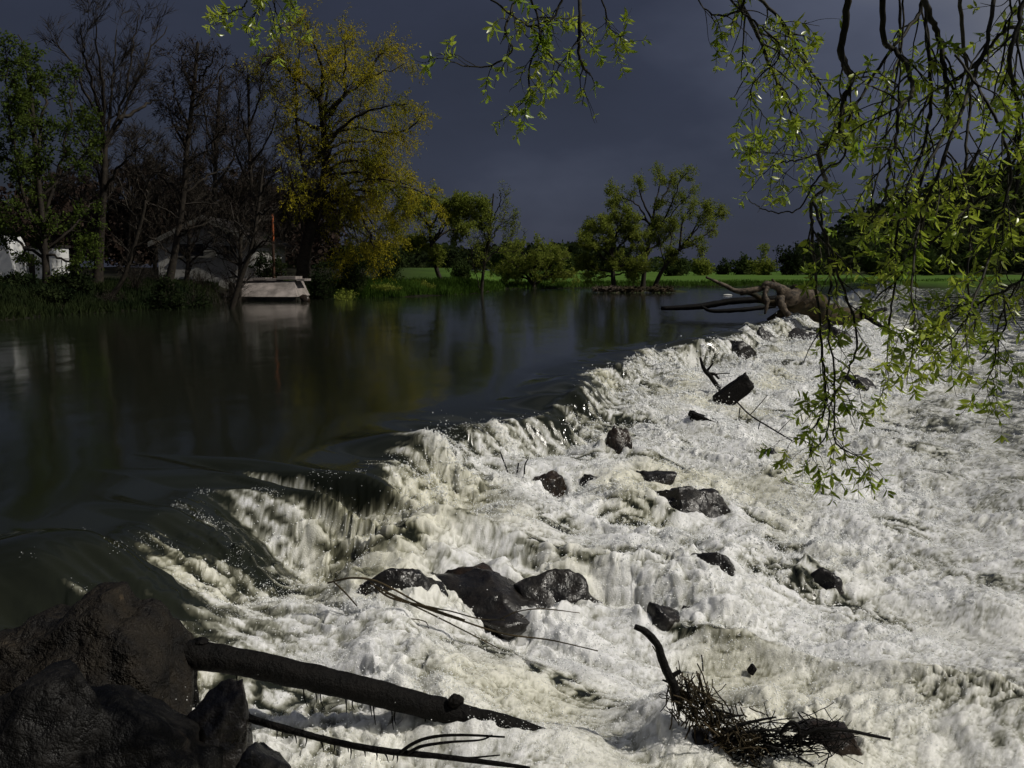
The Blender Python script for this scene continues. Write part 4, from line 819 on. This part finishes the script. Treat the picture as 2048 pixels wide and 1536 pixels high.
box('handrail', (jx(527), DJ + 3.4, atd(1024, 516, DJ + 3.4)[2]), (0.75, 0.03, 0.03), 'trim', jt)
for px in (504, 527, 548): box('handrail_post', (jx(px), DJ + 3.45, (atd(1024, 517, DJ + 3.4)[2] + zt_) / 2), (0.025, 0.025, (atd(1024, 517, DJ + 3.4)[2] - zt_) / 2), 'rust', jt)

# ------------------------------------------------------------------ driftwood on the weir
def limb(name, px, D, rpx, mat, parent, n=24, k=8, nz=0.25, seed=0):
    pts = [atd(q[0], q[1], D + (q[2] if len(q) > 2 else 0)) for q in px]; v, f = logtube(pts, [q / F * D for q in rpx], n, k, nz, seed); return put(name, v, f, M[mat], parent)
D = 40.0
dw = empty('driftwood_trunk', atd(1620, 640, D)); tag(dw, 'stranded driftwood trunk with a torn root plate on the far end of the weir', 'driftwood')
limb('trunk', [(1580, 592), (1620, 606, .2), (1665, 628, .4), (1715, 634, .8)], D, [28, 25, 20, 11], 'bark_moss', dw, 44, 16, 0.38, 1)
limb('bare_wood', [(1552, 606, -.35), (1580, 596, -.4), (1612, 590, -.25), (1632, 600, -.1)], D, [7, 17, 16, 5], 'bark_pale', dw, 20, 10, 0.3, 2)
for i, (px, rp, mt) in enumerate([
    ([(1590, 590), (1545, 571, -.3), (1520, 578, -.5), (1475, 582, -.6), (1452, 572, -.7), (1412, 554, -.8)], [9, 7, 6, 5, 4, 2], 'bark_pale'), ([(1565, 590, -.3), (1556, 575, -.5), (1532, 568, -.6), (1526, 576, -.6)], [9, 8, 6, 4], 'bark_pale'),
    ([(1575, 588), (1560, 600, -.6), (1568, 618, -.8), (1578, 632, -.9)], [8, 9, 7, 6], 'bark_pale'), ([(1534, 574, -.6), (1530, 592, -.8), (1534, 606, -.9), (1530, 628, -1)], [6, 5, 5, 2], 'bark_pale'), ([(1560, 590), (1552, 570, .2), (1544, 558, .3)], [6, 4, 1.5], 'bark_moss'),
    ([(1580, 600), (1540, 606, .4), (1500, 586, .3), (1480, 588, .3)], [8, 6, 5, 3], 'bark_moss'), ([(1590, 610), (1560, 628, .2), (1535, 640, .2)], [10, 8, 3], 'bark_moss')]):
    limb('root', px, D, rp, mt, dw, 20, 8, 0.3, 10 + i)
for i, (px, rp) in enumerate([([(1695, 636, .6), (1735, 630, .8), (1772, 618, 1)], [10, 7, 5]), ([(1722, 612, .6), (1728, 628, .5), (1752, 646, .2), (1792, 672, -.4)], [4, 6, 5, 2]), ([(1670, 640, .4), (1640, 660, -.3), (1600, 674, -.8)], [8, 6, 2])]):
    limb('broken_limb', px, D, rp, 'bark_wet', dw, 18, 7, 0.25, 30 + i)
o = limb('drift_log', [(1322, 617), (1400, 613), (1470, 602), (1560, 598)], 43.5, [4, 6, 7, 7], 'bark_wet', None, 24, 9, 0.2, 41); tag(o, 'long dark log lying in the water left of the driftwood roots', 'log')
o = limb('drift_branch', [(1402, 612, 0), (1425, 622, -.2), (1490, 619, -.3), (1550, 612, 0)], 41.5, [2, 4, 4.5, 4], 'bark_wet', None, 24, 8, 0.2, 42); tag(o, 'bent dark branch in the water in front of the long dark log', 'branch')
# small white scraps floating by the island
for i, (px, py, lab) in enumerate([(1262, 583, 'small white scrap floating at the left foot of the island'), (1296, 585, 'small white scrap floating in front of the island'), (1455, 590, 'small white scrap floating between the island and the driftwood')]):
    c = at(px, py, 0.03); v, f = rock_shape(420 + i, 3, 5, 0.05); o = put('floating_scrap', v * [0.38, 0.15, 0.07] + c, f, M['trim'], None, c); tag(o, lab, 'debris', 'white scraps by the island')
for i, (px, lab) in enumerate([(1215, 'heap of brown drift brush at the left end of the island'), (1262, 'heap of brown drift brush at the foot of the rounded willow'), (1322, 'heap of brown drift brush at the foot of the leaning island willow')]):
    r = np.random.default_rng(430 + i); c = at(px, 586, 0.0) + [0, 0.6, 0]; N = 240; P = c + np.clip(r.normal(0, 1, (N, 3)), -1.7, 1.7) * [0.6, 0.3, 0.1] + [0, 0, 0.3]; d = unit(r.normal(size=(N, 3)) * [1, .6, .35]) * r.uniform(0.3, 0.9, N)[:, None]
    PP = P[:, None] + d[:, None] * np.linspace(-0.5, 0.5, 4)[None, :, None]; v, f = tubes(PP, np.full((N, 4), 0.035), 4); o = put('brush_heap', v, f, M['bark_pale' if i == 0 else 'bark_moss'], None, c); tag(o, lab, 'brush', 'brush heaps on the island')

# slabs and sticks in the rapids
def slab(name, px0, px1, wpx, thick, mat, label, cat, seed):
    a_, b_ = water_hit(*px0), None; D = a_[1]; b_ = atd(px1[0], px1[1], D); ax = b_ - a_; L_ = np.linalg.norm(ax); ax /= L_; sd = np.array([ax[2], 0, -ax[0]]); dp_ = np.array([0, 1.0, 0.15]); w = wpx / F * D / 2
    v, f = rock_shape(seed, 4, 7, 0.03); v = np.sign(v) * np.abs(v) ** 0.35; v /= np.abs(v).max(0); v += 0.17 * np.stack([noise3(v, 2.5, seed), noise3(v, 3.5, seed + 1), noise3(v, 3, seed + 2)], -1)
    v = (a_ + b_) / 2 + v[:, :1] * ax * L_ * 0.62 + v[:, 1:2] * sd * w + v[:, 2:] * dp_ * thick
    o = put(name, v, f, M[mat], None, a_); tag(o, label, cat); return o
slab('broken_stump', (1440, 806), (1494, 765), 36, 0.12, 'bark_wet', 'thick broken stump slanting up out of the foam', 'stump', 501)
slab('drift_plank', (1432, 850), (1386, 832), 18, 0.12, 'bark_wet', 'short dark plank lying in the foam below the stump', 'plank', 502)
def stick(name, chains, D, mat, label, cat, group=None, k=6, parts='twig', dz=0.0):
    root = empty(name, atd(chains[0][0][0][0], chains[0][0][0][1], D)); tag(root, label, cat, group)
    for i, (px, rp) in enumerate(chains):
        pts = [atd(q[0], q[1], D + (q[2] if len(q) > 2 else 0)) for q in px]; v, f = logtube(pts, [q / F * D for q in rp], max(10, 4 * len(px)), k, 0.15, i); put(parts if i else 'stem', v, f, M[mat], root)
    return root
D = water_hit(1440, 790)[1]
stick('drowned_branch', [([(1442, 782), (1420, 752), (1408, 738), (1400, 714)], [4, 5, 4, 2]), ([(1412, 748), (1428, 748), (1438, 758)], [3, 3, 2]), ([(1412, 744), (1422, 732), (1426, 726)], [3, 2, 1.5]), ([(1420, 750), (1445, 747), (1460, 747)], [2, 1, .8])], D, 'bark_wet', 'crossed dark twig sticking up beside the slanting stump', 'branch')
D = water_hit(1580, 885)[1]
stick('thin_branch', [([(1470, 800), (1500, 830), (1540, 855), (1585, 882)], [1.5, 1.6, 1.6, 1.4]), ([(1480, 815), (1478, 840), (1484, 865)], [1.2, 1, .8]), ([(1500, 830), (1520, 808), (1535, 790)], [1, .9, .7]), ([(1520, 845), (1518, 862), (1540, 878), (1560, 882)], [1, 1, .8, .7]), ([(1555, 866), (1570, 850), (1582, 838)], [1, .8, .6])], D, 'bark_wet', 'thin forked branch drowned in the foam under the hanging twigs', 'branch')
D = water_hit(1030, 968)[1]
stick('bare_sticks', [([(1024, 972), (1012, 935), (1000, 903)], [2, 1.8, 1.2]), ([(1030, 970), (1035, 940), (1037, 926)], [1.8, 1.5, 1.5]), ([(1048, 958), (1050, 930), (1056, 918)], [1.6, 1.4, 1])], D, 'bark_wet', 'two bare sticks standing in the foam before the brown boulder', 'stick')
D = water_hit(1400, 1216)[1]
stick('leafless_sprig', [([(1366, 1218), (1385, 1214), (1415, 1216)], [1.8, 2.2, 1.4]), ([(1385, 1215), (1400, 1222), (1412, 1230)], [1.6, 1.6, 1.6]), ([(1386, 1216), (1392, 1232)], [1.6, 1.4]), ([(1388, 1214), (1400, 1212), (1410, 1214)], [1.4, 1.4, 1.2])], D, 'bark_wet', 'small leafless sprig poking out of the foam near the tiny stone', 'sprig')
D = water_hit(1406, 1345)[1]
stick('single_reed', [([(1406, 1342), (1405, 1325), (1403, 1310)], [1.6, 1.5, 1.3])], D, 'bark_wet', 'single short reed standing right of the upright stick', 'reed')
o = slab('bark_chip', (1500, 1345), (1508, 1334), 12, 0.03, 'bark_wet', 'dark chip of bark caught in the foam at right', 'bark', 503)
# bent twigs below the long ledge
D = water_hit(840, 1240)[1]
stick('twig_bundle', [([(655, 1166), (700, 1156), (745, 1160), (790, 1180), (850, 1212), (930, 1240)], [2, 2.4, 2.4, 2.2, 2, 1.6]), ([(668, 1164), (690, 1185), (714, 1212)], [1.8, 1.8, 1.4]), ([(745, 1170), (820, 1205), (920, 1240), (1010, 1268), (1100, 1280), (1196, 1302)], [1.8, 2, 2, 1.8, 1.6, 1.2]), ([(770, 1185), (850, 1222), (930, 1262), (1000, 1298)], [1.8, 1.8, 1.6, 1.2]),
    ([(850, 1215), (900, 1222), (960, 1238), (1010, 1240)], [1.6, 1.6, 1.4, 1]), ([(1000, 1238), (1040, 1222), (1090, 1218), (1160, 1226)], [1, 1.4, 1.4, .8]), ([(798, 1246), (820, 1238), (850, 1243), (858, 1258)], [.8, 1.2, 1.2, .8]), ([(740, 1165), (780, 1195), (840, 1210), (880, 1218)], [2, 2.4, 2.4, 1.6])],
    D - 0.25, 'bark_moss', 'bundle of long bent twigs trailing from the black ledge boulder', 'twigs')

# ------------------------------------------------------------------ foreground log and branches
r = np.random.default_rng(55)
e1_ = water_hit(1130, 1492); D0, D1 = 5.45, e1_[1]
lp = [(235, 1292), (330, 1303), (430, 1316), (520, 1332), (610, 1352), (700, 1374), (800, 1398), (880, 1420), (950, 1436), (1020, 1452), (1115, 1486)]
lpts = [atd(x, y, D0 + (D1 - D0) * (x - 235) / 865.0) for x, y in lp]
lg = empty('fallen_log', lpts[5]); tag(lg, 'long black fallen log slanting across the foreground foam', 'log')
v, f = logtube(lpts, [q / F * 5.1 for q in (33, 33, 32, 31, 30, 29, 29, 28, 24, 23, 20)], 140, 24, 0.09, 3); put('trunk', v, f, M['bark_wet'], lg)
kc = atd(905, 1412, lpts[7][1] - 0.03)
v, f = rock_shape(510, 4, 6, 0.1); put('knot', v * [0.05, 0.05, 0.045] + kc + [0.02, 0, 0.03], f, M['bark_wet'], lg)
kc = atd(400, 1283, lpts[2][1]); v, f = rock_shape(511, 4, 6, 0.1); put('knot', v * [0.05, 0.05, 0.025] + kc + [0, 0, 0.0], f, M['bark_wet'], lg)
for x in (606, 628, 640, 690, 706, 745, 783, 792, 738, 470, 850):
    i = np.interp(x, [p[0] for p in lp], range(len(lp))); a_ = np.array([np.interp(i, range(len(lp)), [q[c_] for q in lpts]) for c_ in range(3)]); a_[2] -= 0.075
    L_ = r.uniform(0.05, 0.12); b_ = a_ + [r.uniform(0, 0.03), -0.02, -L_]; v, f = logtube([a_ + [0, 0, .03], (a_ + b_) / 2 + [r.uniform(-.012, .012), 0, 0], b_], [0.005, 0.004, 0.0022], 7, 5); put('dead_twig', v, f, M['bark_wet'], lg)
tb_px = [(425, 1388), (450, 1412), (500, 1436), (560, 1455), (640, 1476), (720, 1494), (800, 1505), (880, 1513), (1000, 1528), (1060, 1536)]
tb = [atd(x, y, 4.75 - 0.25 * (x - 425) / 635.0) for x, y in tb_px]
tbo = empty('thorny_branch', tb[4]); tag(tbo, 'thin thorny dark branch curving below the fallen log', 'branch')
v, f = logtube(tb, [q / F * 4.7 for q in (9, 8, 8, 8, 7, 7, 7, 6, 5, 3)], 80, 9, 0.12, 5); put('stem', v, f, M['bark_wet'], tbo)
for px, rp in (([(800, 1505), (830, 1485), (870, 1473), (930, 1470), (1010, 1474)], [4, 4, 3.5, 3, 2]), ([(815, 1506), (845, 1492), (900, 1484), (960, 1480), (985, 1470)], [4, 3.5, 3, 2, 1.5]), ([(880, 1512), (930, 1516), (1000, 1510)], [3, 2.5, 1.5])):
    v, f = logtube([atd(q[0], q[1], 4.58) for q in px], [q / F * 4.6 for q in rp], 30, 7, 0.12, 6); put('side_branch', v, f, M['bark_wet'], tbo)
for x in (552, 585, 600, 612, 638, 648, 668, 700, 724, 750, 765, 786, 792, 560, 690):
    i = np.interp(x, [p[0] for p in tb_px], range(len(tb_px))); a_ = np.array([np.interp(i, range(len(tb)), [q[c_] for q in tb]) for c_ in range(3)]); up = r.random() < 0.25
    b_ = a_ + [r.uniform(-.01, .03), -0.01, r.uniform(0.02, 0.035) if up else -r.uniform(0.04, 0.075)]; v, f = logtube([a_, (a_ + b_) / 2 + [0.006, 0, 0], b_], [0.006, 0.004, 0.0015], 6, 5); put('thorn', v, f, M['bark_wet'], tbo)
# stick and tangle caught on a rock at lower right
DT = water_hit(1400, 1500)[1] - 0.12
tg = empty('root_tangle', atd(1400, 1450, DT)); tag(tg, 'tangle of roots and twigs with an upright stick caught on a rock at lower right', 'debris')
def tgp(name, px, rp, mat='bark_wet', n=16, k=7, nz=0.12, dd=0.0):
    v, f = logtube([atd(q[0], q[1], DT + dd + (q[2] if len(q) > 2 else 0)) for q in px], [q / F * DT for q in rp], n, k, nz, int(px[0][0])); return put(name, v, f, M[mat], tg)
tgp('stick', [(1270, 1253), (1292, 1264), (1315, 1290), (1322, 1312), (1334, 1345), (1346, 1368), (1352, 1400)], [6, 8, 8, 9, 9, 10, 10], n=34, k=9)
tgp('stub', [(1342, 1354), (1354, 1346), (1362, 1342)], [6, 5, 4])
for px, rp in (([(1398, 1420), (1412, 1404), (1421, 1396)], [4, 3.5, 2]), ([(1420, 1440), (1450, 1434), (1488, 1430)], [3.5, 3.5, 2]), ([(1440, 1470), (1480, 1450), (1520, 1440), (1552, 1434)], [4, 4, 3, 2]), ([(1560, 1470), (1572, 1452), (1585, 1444), (1597, 1456), (1600, 1490)], [4, 4, 4, 4, 3]), ([(1595, 1475), (1640, 1458), (1700, 1462), (1740, 1470), (1780, 1478)], [4, 4.5, 4, 3.5, 3]),
               ([(1530, 1490), (1580, 1506), (1640, 1540)], [3, 3, 2]), ([(1420, 1418), (1450, 1424), (1475, 1432)], [2.5, 2, 1.5]), ([(1450, 1485), (1500, 1462), (1560, 1462)], [3, 3, 2]), ([(1380, 1400), (1372, 1366), (1368, 1358)], [3, 2.5, 1.5]), ([(1360, 1380), (1340, 1366), (1325, 1360)], [4, 3, 2])):
    tgp('twig', px, rp)
N = 420; u = r.random(N); cpx = np.stack([1350 + 160 * u + r.normal(0, 16, N), 1380 + 120 * u + r.normal(0, 20, N)], -1)
P0 = np.array([atd(a_, b_, DT + 0.05) for a_, b_ in cpx]) + r.normal(0, 0.04, (N, 3)); dv = unit(np.array([0.55, 0.1, -0.7]) + 0.55 * r.normal(size=(N, 3))) * r.uniform(0.06, 0.2, N)[:, None]
PP = P0[:, None] + dv[:, None] * np.linspace(-0.5, 0.5, 5)[None, :, None] + np.cumsum(r.normal(0, 0.006, (N, 5, 3)), 1); v, f = tubes(PP, np.full((N, 5), 0.0032) * r.uniform(0.6, 1.6, (N, 1)), 4)
o = put('root_fibres', v, f, M['bark_moss'], tg); o['kind'] = 'stuff'
N = 240; u = r.random(N); cpx = np.stack([1440 + 230 * u + r.normal(0, 18, N), 1490 - 15 * u + r.normal(0, 16, N)], -1)
P0 = np.array([atd(a_, b_, DT + 0.08) for a_, b_ in cpx]); dv = unit(np.array([0.9, 0.1, 0.0]) + 0.45 * r.normal(size=(N, 3))) * r.uniform(0.12, 0.35, N)[:, None]
PP = P0[:, None] + dv[:, None] * np.linspace(-0.5, 0.5, 5)[None, :, None] + np.cumsum(r.normal(0, 0.007, (N, 5, 3)), 1); v, f = tubes(PP, np.full((N, 5), 0.003) * r.uniform(0.6, 1.5, (N, 1)), 4)
o = put('fine_brush', v, f, M['bark_wet'], tg); o['kind'] = 'stuff'

# ------------------------------------------------------------------ overhanging willow
wb = np.array([6.6, 1.2, 0.3]); ow = empty('overhanging_willow', wb); tag(ow, 'near willow whose leafy hanging branches frame the top right', 'tree')
r = np.random.default_rng(91)
hub = np.array([5.2, 2.2, 4.6])
v1, f1 = logtube([wb + [0, 0, -0.5], wb + [-0.2, 0.2, 1.5], wb + [-0.7, 0.6, 3.0], hub], [0.34, 0.28, 0.24, 0.17], 30, 14, 0.06, 4)
put('trunk', v1, f1, M['bark_near'], ow)
def top_of(px, D): return atd(px, -30, D)
# main hanging branches: photo-pixel course, depth, start radius in px, twig count
BR = [
 ([(1700, -60), (1692, 40), (1682, 105), (1700, 150), (1704, 160), (1688, 200), (1678, 262), (1640, 300), (1646, 345), (1652, 372), (1628, 395), (1622, 410)], 3.3, [9, 9, 9, 9, 8, 8, 7, 7, 6, 6, 5, 5], 12),
 ([(1622, 408), (1624, 470), (1632, 560), (1642, 680), (1652, 780), (1640, 840), (1585, 885)], 3.3, [4.5, 4, 4, 3.5, 3, 2.2, 1.5], 14),
 ([(1626, 405), (1650, 470), (1680, 560), (1712, 660), (1700, 740), (1665, 800), (1650, 875), (1620, 900)], 3.25, [4, 3.5, 3.2, 3, 2.5, 2.2, 1.8, 1], 16),
 ([(1640, 420), (1662, 540), (1655, 640), (1668, 760), (1668, 870), (1690, 900), (1740, 915)], 3.45, [3, 2.8, 2.6, 2.3, 2, 1.6, .9], 10),
 ([(1460, -40), (1510, 60), (1540, 130), (1570, 200), (1590, 260), (1570, 290)], 3.6, [6, 5, 4, 3.5, 2.5, 1.4], 22),
 ([(1480, -40), (1560, 40), (1600, 110), (1650, 180), (1690, 220)], 3.9, [5, 4, 3.5, 2.5, 1.5], 18),
 ([(1380, -30), (1420, 28), (1470, 25), (1490, 0), (1500, -40)], 3.7, [1.5, 2, 3, 4, 4], 9),
 ([(1430, -40), (1480, 20), (1530, 60), (1560, 110), (1500, 180), (1540, 250)], 3.5, [3, 3, 2.5, 2.2, 1.6, 1], 16),
 ([(1765, -40), (1768, 80), (1790, 100), (1818, 140), (1825, 190), (1798, 212), (1792, 280), (1780, 330), (1770, 400)], 3.4, [8, 7, 6, 5.5, 5, 4.5, 4, 3.5, 3], 14),
 ([(1850, -60), (1840, 20), (1790, 90), (1735, 170), (1690, 250), (1645, 305)], 3.6, [6, 5, 4, 3.5, 3, 2], 10),
 ([(1830, -60), (1858, 30), (1880, 80), (1890, 160), (1895, 250), (1850, 340), (1820, 430), (1760, 440)], 3.2, [9, 8, 7, 6, 5, 4, 3, 1.6], 14),
 ([(1845, -40), (1855, 60), (1862, 200), (1845, 300), (1800, 420), (1790, 560), (1780, 640), (1770, 760)], 3.5, [6, 5, 4.5, 4, 3.5, 3, 2.5, 1.2], 18),
 ([(1990, -60), (1980, 60), (1950, 150), (1920, 230), (1880, 340), (1840, 440), (1825, 560), (1830, 660)], 3.3, [6, 5, 5, 4, 4, 3, 2.4, 1.4], 18),
 ([(1920, -50), (1925, 80), (1940, 200), (1930, 330), (1945, 420), (1935, 560), (1950, 660), (1920, 700)], 3.7, [5, 5, 4, 4, 3.5, 3, 2, 1.3], 18),
 ([(2060, -60), (2040, 40), (2020, 120), (2035, 220), (2038, 330), (2020, 440), (2000, 540), (2010, 650), (1960, 720)], 3.2, [7, 6, 6, 5, 5, 4, 3, 2.4, 1.4], 18),
 ([(1910, 110), (1960, 180), (2000, 260), (2020, 350), (1990, 470), (1960, 570), (1930, 640), (1900, 690)], 3.1, [3, 3.5, 4, 4, 3.5, 3, 2.2, 1.2], 20),
 ([(1900, 170), (1960, 120), (2010, 60), (2050, 60)], 3.5, [4, 4, 4, 5], 8),
 ([(1985, 380), (1930, 420), (1870, 480), (1810, 540), (1760, 590), (1720, 620)], 3.4, [4, 3.5, 3, 2.5, 2, 1.2], 16),
 ([(1960, 300), (1900, 380), (1830, 420), (1740, 435), (1690, 425)], 3.6, [4, 3.5, 3, 2, 1.2], 14),
 ([(2048, 560), (1990, 590), (1930, 620), (1870, 660), (1830, 700)], 3.2, [3, 2.8, 2.5, 2, 1.2], 18),
 ([(2080, 480), (2040, 560), (2000, 640), (1990, 720), (1970, 770)], 3.3, [3, 2.8, 2.4, 1.8, 1], 14),
 ([(1678, 262), (1690, 310), (1640, 350), (1600, 415), (1560, 425), (1520, 415), (1497, 398)], 3.35, [3, 2.8, 2.4, 2, 1.8, 1.5, 1], 0),
 ([(1640, 305), (1590, 322), (1555, 325), (1520, 340)], 3.3, [2.5, 2, 1.6, 1], 7),
 ([(1000, -40), (1030, -10), (1010, 60), (1025, 100), (985, 130), (930, 132), (890, 118)], 4.0, [3, 3, 2.6, 2.4, 2.2, 1.6, 1], 9),
 ([(1040, -40), (1070, 20), (1080, 80), (1060, 130), (1055, 190), (1035, 215)], 4.0, [3, 2.8, 2.4, 2.2, 1.6, 1], 11),
 ([(1160, -40), (1160, 30), (1158, 90), (1165, 130), (1180, 150)], 3.9, [5, 4.5, 4, 3.5, 2.5], 5),
 ([(1140, -40), (1110, 30), (1080, 70), (1100, 110), (1130, 135), (1160, 140)], 4.1, [3, 2.8, 2.6, 2.2, 1.6, 1], 9),
 ([(1190, -40), (1210, 20), (1215, 50), (1240, 72), (1250, 68)], 4.0, [2.4, 2, 1.6, 1.2, .9], 7),
 ([(960, -30), (990, 5), (1060, 50), (1100, 40), (1170, 30)], 4.2, [2, 2.4, 2.6, 2.2, 1.4], 8),
 ([(500, -40), (490, 10), (470, 22), (440, 30), (412, 28)], 4.6, [2.2, 2, 1.6, 1.2, .8], 6),
 ([(520, -40), (525, 5), (505, 35), (492, 66)], 4.6, [2.4, 2, 1.6, .9], 8),
 ([(560, -40), (548, 0), (556, 35), (562, 62)], 4.7, [2.2, 1.8, 1.4, .9], 7),
 ([(570, -40), (580, 0), (590, 25), (585, 35)], 4.5, [1.8, 1.4, 1, .8], 4),
]
for k_ in range(5):                                        # long thin strands of the curtain
    x0 = 1690 + 370 * r.random(); y0 = r.uniform(-60, 120); L_ = r.uniform(260, 620); dx = r.uniform(-0.42, 0.12); cv_ = r.uniform(-40, 40)
    BR.append(([(x0, -50)] * (y0 > -20) + [(x0 + 4, max(y0, -40))] + [(x0 + dx * L_ * u + cv_ * math.sin(3.14 * u), max(y0, -40) + L_ * u) for u in (0.25, 0.5, 0.75, 1.0)], r.uniform(3.0, 4.2), ([2.8] * (y0 > -20)) + [2.6, 2.4, 2.0, 1.5, 0.9], 5))
leafM = []; leafB = []; branch_objs = []
LVm = np.array([[0, 0, 0], [0.25, 0.12, 0.02], [0.25, 0, 0.0], [0.25, -0.12, 0.02], [0.6, 0.14, 0.0], [0.6, 0, -0.03], [0.6, -0.14, 0.0], [1, 0, -0.10]])
LFm = np.array([[0, 2, 1, 1], [0, 3, 2, 2]])
leaf_faces = [[0, 2, 1], [0, 3, 2], [1, 2, 5, 4], [2, 3, 6, 5], [4, 5, 7], [5, 6, 7]]
leaf_me = bpy.data.meshes.new('leaf'); leaf_me.from_pydata([tuple(p) for p in LVm], [], leaf_faces); leaf_me.materials.append(M['leaf_near'])
for q in leaf_me.polygons: q.use_smooth = True
for bi, (px, D, rp, nt_) in enumerate(BR):
    m_ = len(px); ddp = np.cumsum(r.normal(0, 0.10, m_)); ddp -= ddp[0]
    pts = [atd(q[0], q[1], D + d_) for q, d_ in zip(px, ddp)]; rad = [0.8 * q / F * D for q in rp]
    n = max(30, m_ * 6); c = spline(pts, n); c[1:-1] += r.normal(0, 0.0022, (n - 2, 3)); R = np.interp(np.linspace(0, 1, n), np.linspace(0, 1, m_), rad)
    parts = [tubes(c[None], R[None], 8)]
    if px[0][1] < 0:                                        # goes on above the frame to the limb it hangs from
        up = c[0]; hb = hub + r.normal(0, 0.15, 3); mid = (up + hb) / 2 + np.array([0, 0, 0.55]); cc = spline([hb, mid, up], 24); parts.append(tubes(cc[None], np.linspace(max(0.012, R[0] * 1.4), R[0], 24)[None], 6))
    tws = []
    if nt_:
        t1 = sprout(c[None], R[None], int(nt_ * 1.15), r, u0=0.12, u1=1.0, lmin=0.12 if D < 3.85 else 0.07, lmax=0.30 if D < 3.85 else 0.20, ang=0.7, wig=0.14, trop=-0.10, n=9, rr=0.55, tip=0.45, taper=0.3, rmin=0.0014, rmax=0.004); tws.append(t1)
        t2 = sprout(t1[0], t1[1], int(nt_ * 1.3), r, u0=0.2, lmin=0.06, lmax=0.2, ang=0.7, wig=0.15, trop=-0.06, n=6, rr=0.8, tip=0.5, rmin=0.0011, rmax=0.003); tws.append(t2)
    for t_ in tws: parts.append(tubes(t_[0], t_[1], 5))
    v, f = join(parts); bo = put('branch', v, f, M['bark_near'], ow); branch_objs.append(bo)
    # leaves in small whorls along the twigs
    src = [(t_[0], t_[1], int(len(t_[0]) * (2.8 if k_ == 0 else 1.9))) for k_, t_ in enumerate(tws)] + ([(c[None], R[None], int(nt_ * 0.5))] if nt_ else [])
    for (P_, R_, nn_) in src:
        if not nn_: continue
        p, t, _, u, _ = along(P_, R_, nn_, 0.3, 1.0, r)
        for p_, t_v in zip(p, t):
            nl = r.integers(2, 6); ph = r.uniform(0, 6.28); ref = unit(np.cross(t_v, r.normal(size=3))); bn = np.cross(t_v, ref)
            for k_ in range(nl):
                a_ = ph + k_ * 2.4; out_ = ref * math.cos(a_) + bn * math.sin(a_)
                ax = unit(t_v * r.uniform(0.25, 0.9) + out_ + np.array([0, 0, -0.15])); sd = unit(np.cross(ax, out_ + 0.5 * r.normal(size=3))); nm = np.cross(ax, sd); sz_ = 0.039 * r.uniform(0.45, 1.25)
                leafM.append(np.stack([ax, sd, nm], 1) * sz_); leafB.append((p_ + t_v * 0.004 * k_, bi, sz_))
lp_ = np.array([q[0] for q in leafB]); ls_ = np.array([q[2] for q in leafB]); lm_ = np.array(leafM)
rel = lp_ - CAMP; dep = rel @ FWD; ppx = 1024 + F * rel[:, 0] / dep; ppy = 768 - F * (rel @ UPV) / dep
inside = (ppx > 0) & (ppx < 2048) & (ppy > 0) & (ppy < 1536); axl = np.linalg.norm(lm_[:, :, 0] - np.outer((lm_[:, :, 0] @ FWD), FWD), axis=1) / dep
score = np.where(inside, axl, 0); order = np.argsort(-score); big = order[:300]; small = order[300:]
for i in big:
    o = bpy.data.objects.new('leaf', leaf_me); COL.objects.link(o); o.parent = branch_objs[leafB[i][1]]
    mt = np.eye(4); mt[:3, :3] = lm_[i]; mt[:3, 3] = lp_[i] - wb; o.matrix_local = Matrix(mt.tolist())
V = lp_[small][:, None, :] + np.einsum('nij,kj->nki', lm_[small], LVm); nsm = len(small); b_ = (np.arange(nsm) * 8)[:, None, None]
tri = np.array([q for q in leaf_faces if len(q) == 3]); quad = np.array([q for q in leaf_faces if len(q) == 4])
o = put('foliage', V.reshape(-1, 3), [(tri[None] + b_).reshape(-1, 3), (quad[None] + b_).reshape(-1, 4)], M['leaf_near'], ow); o['kind'] = 'stuff'
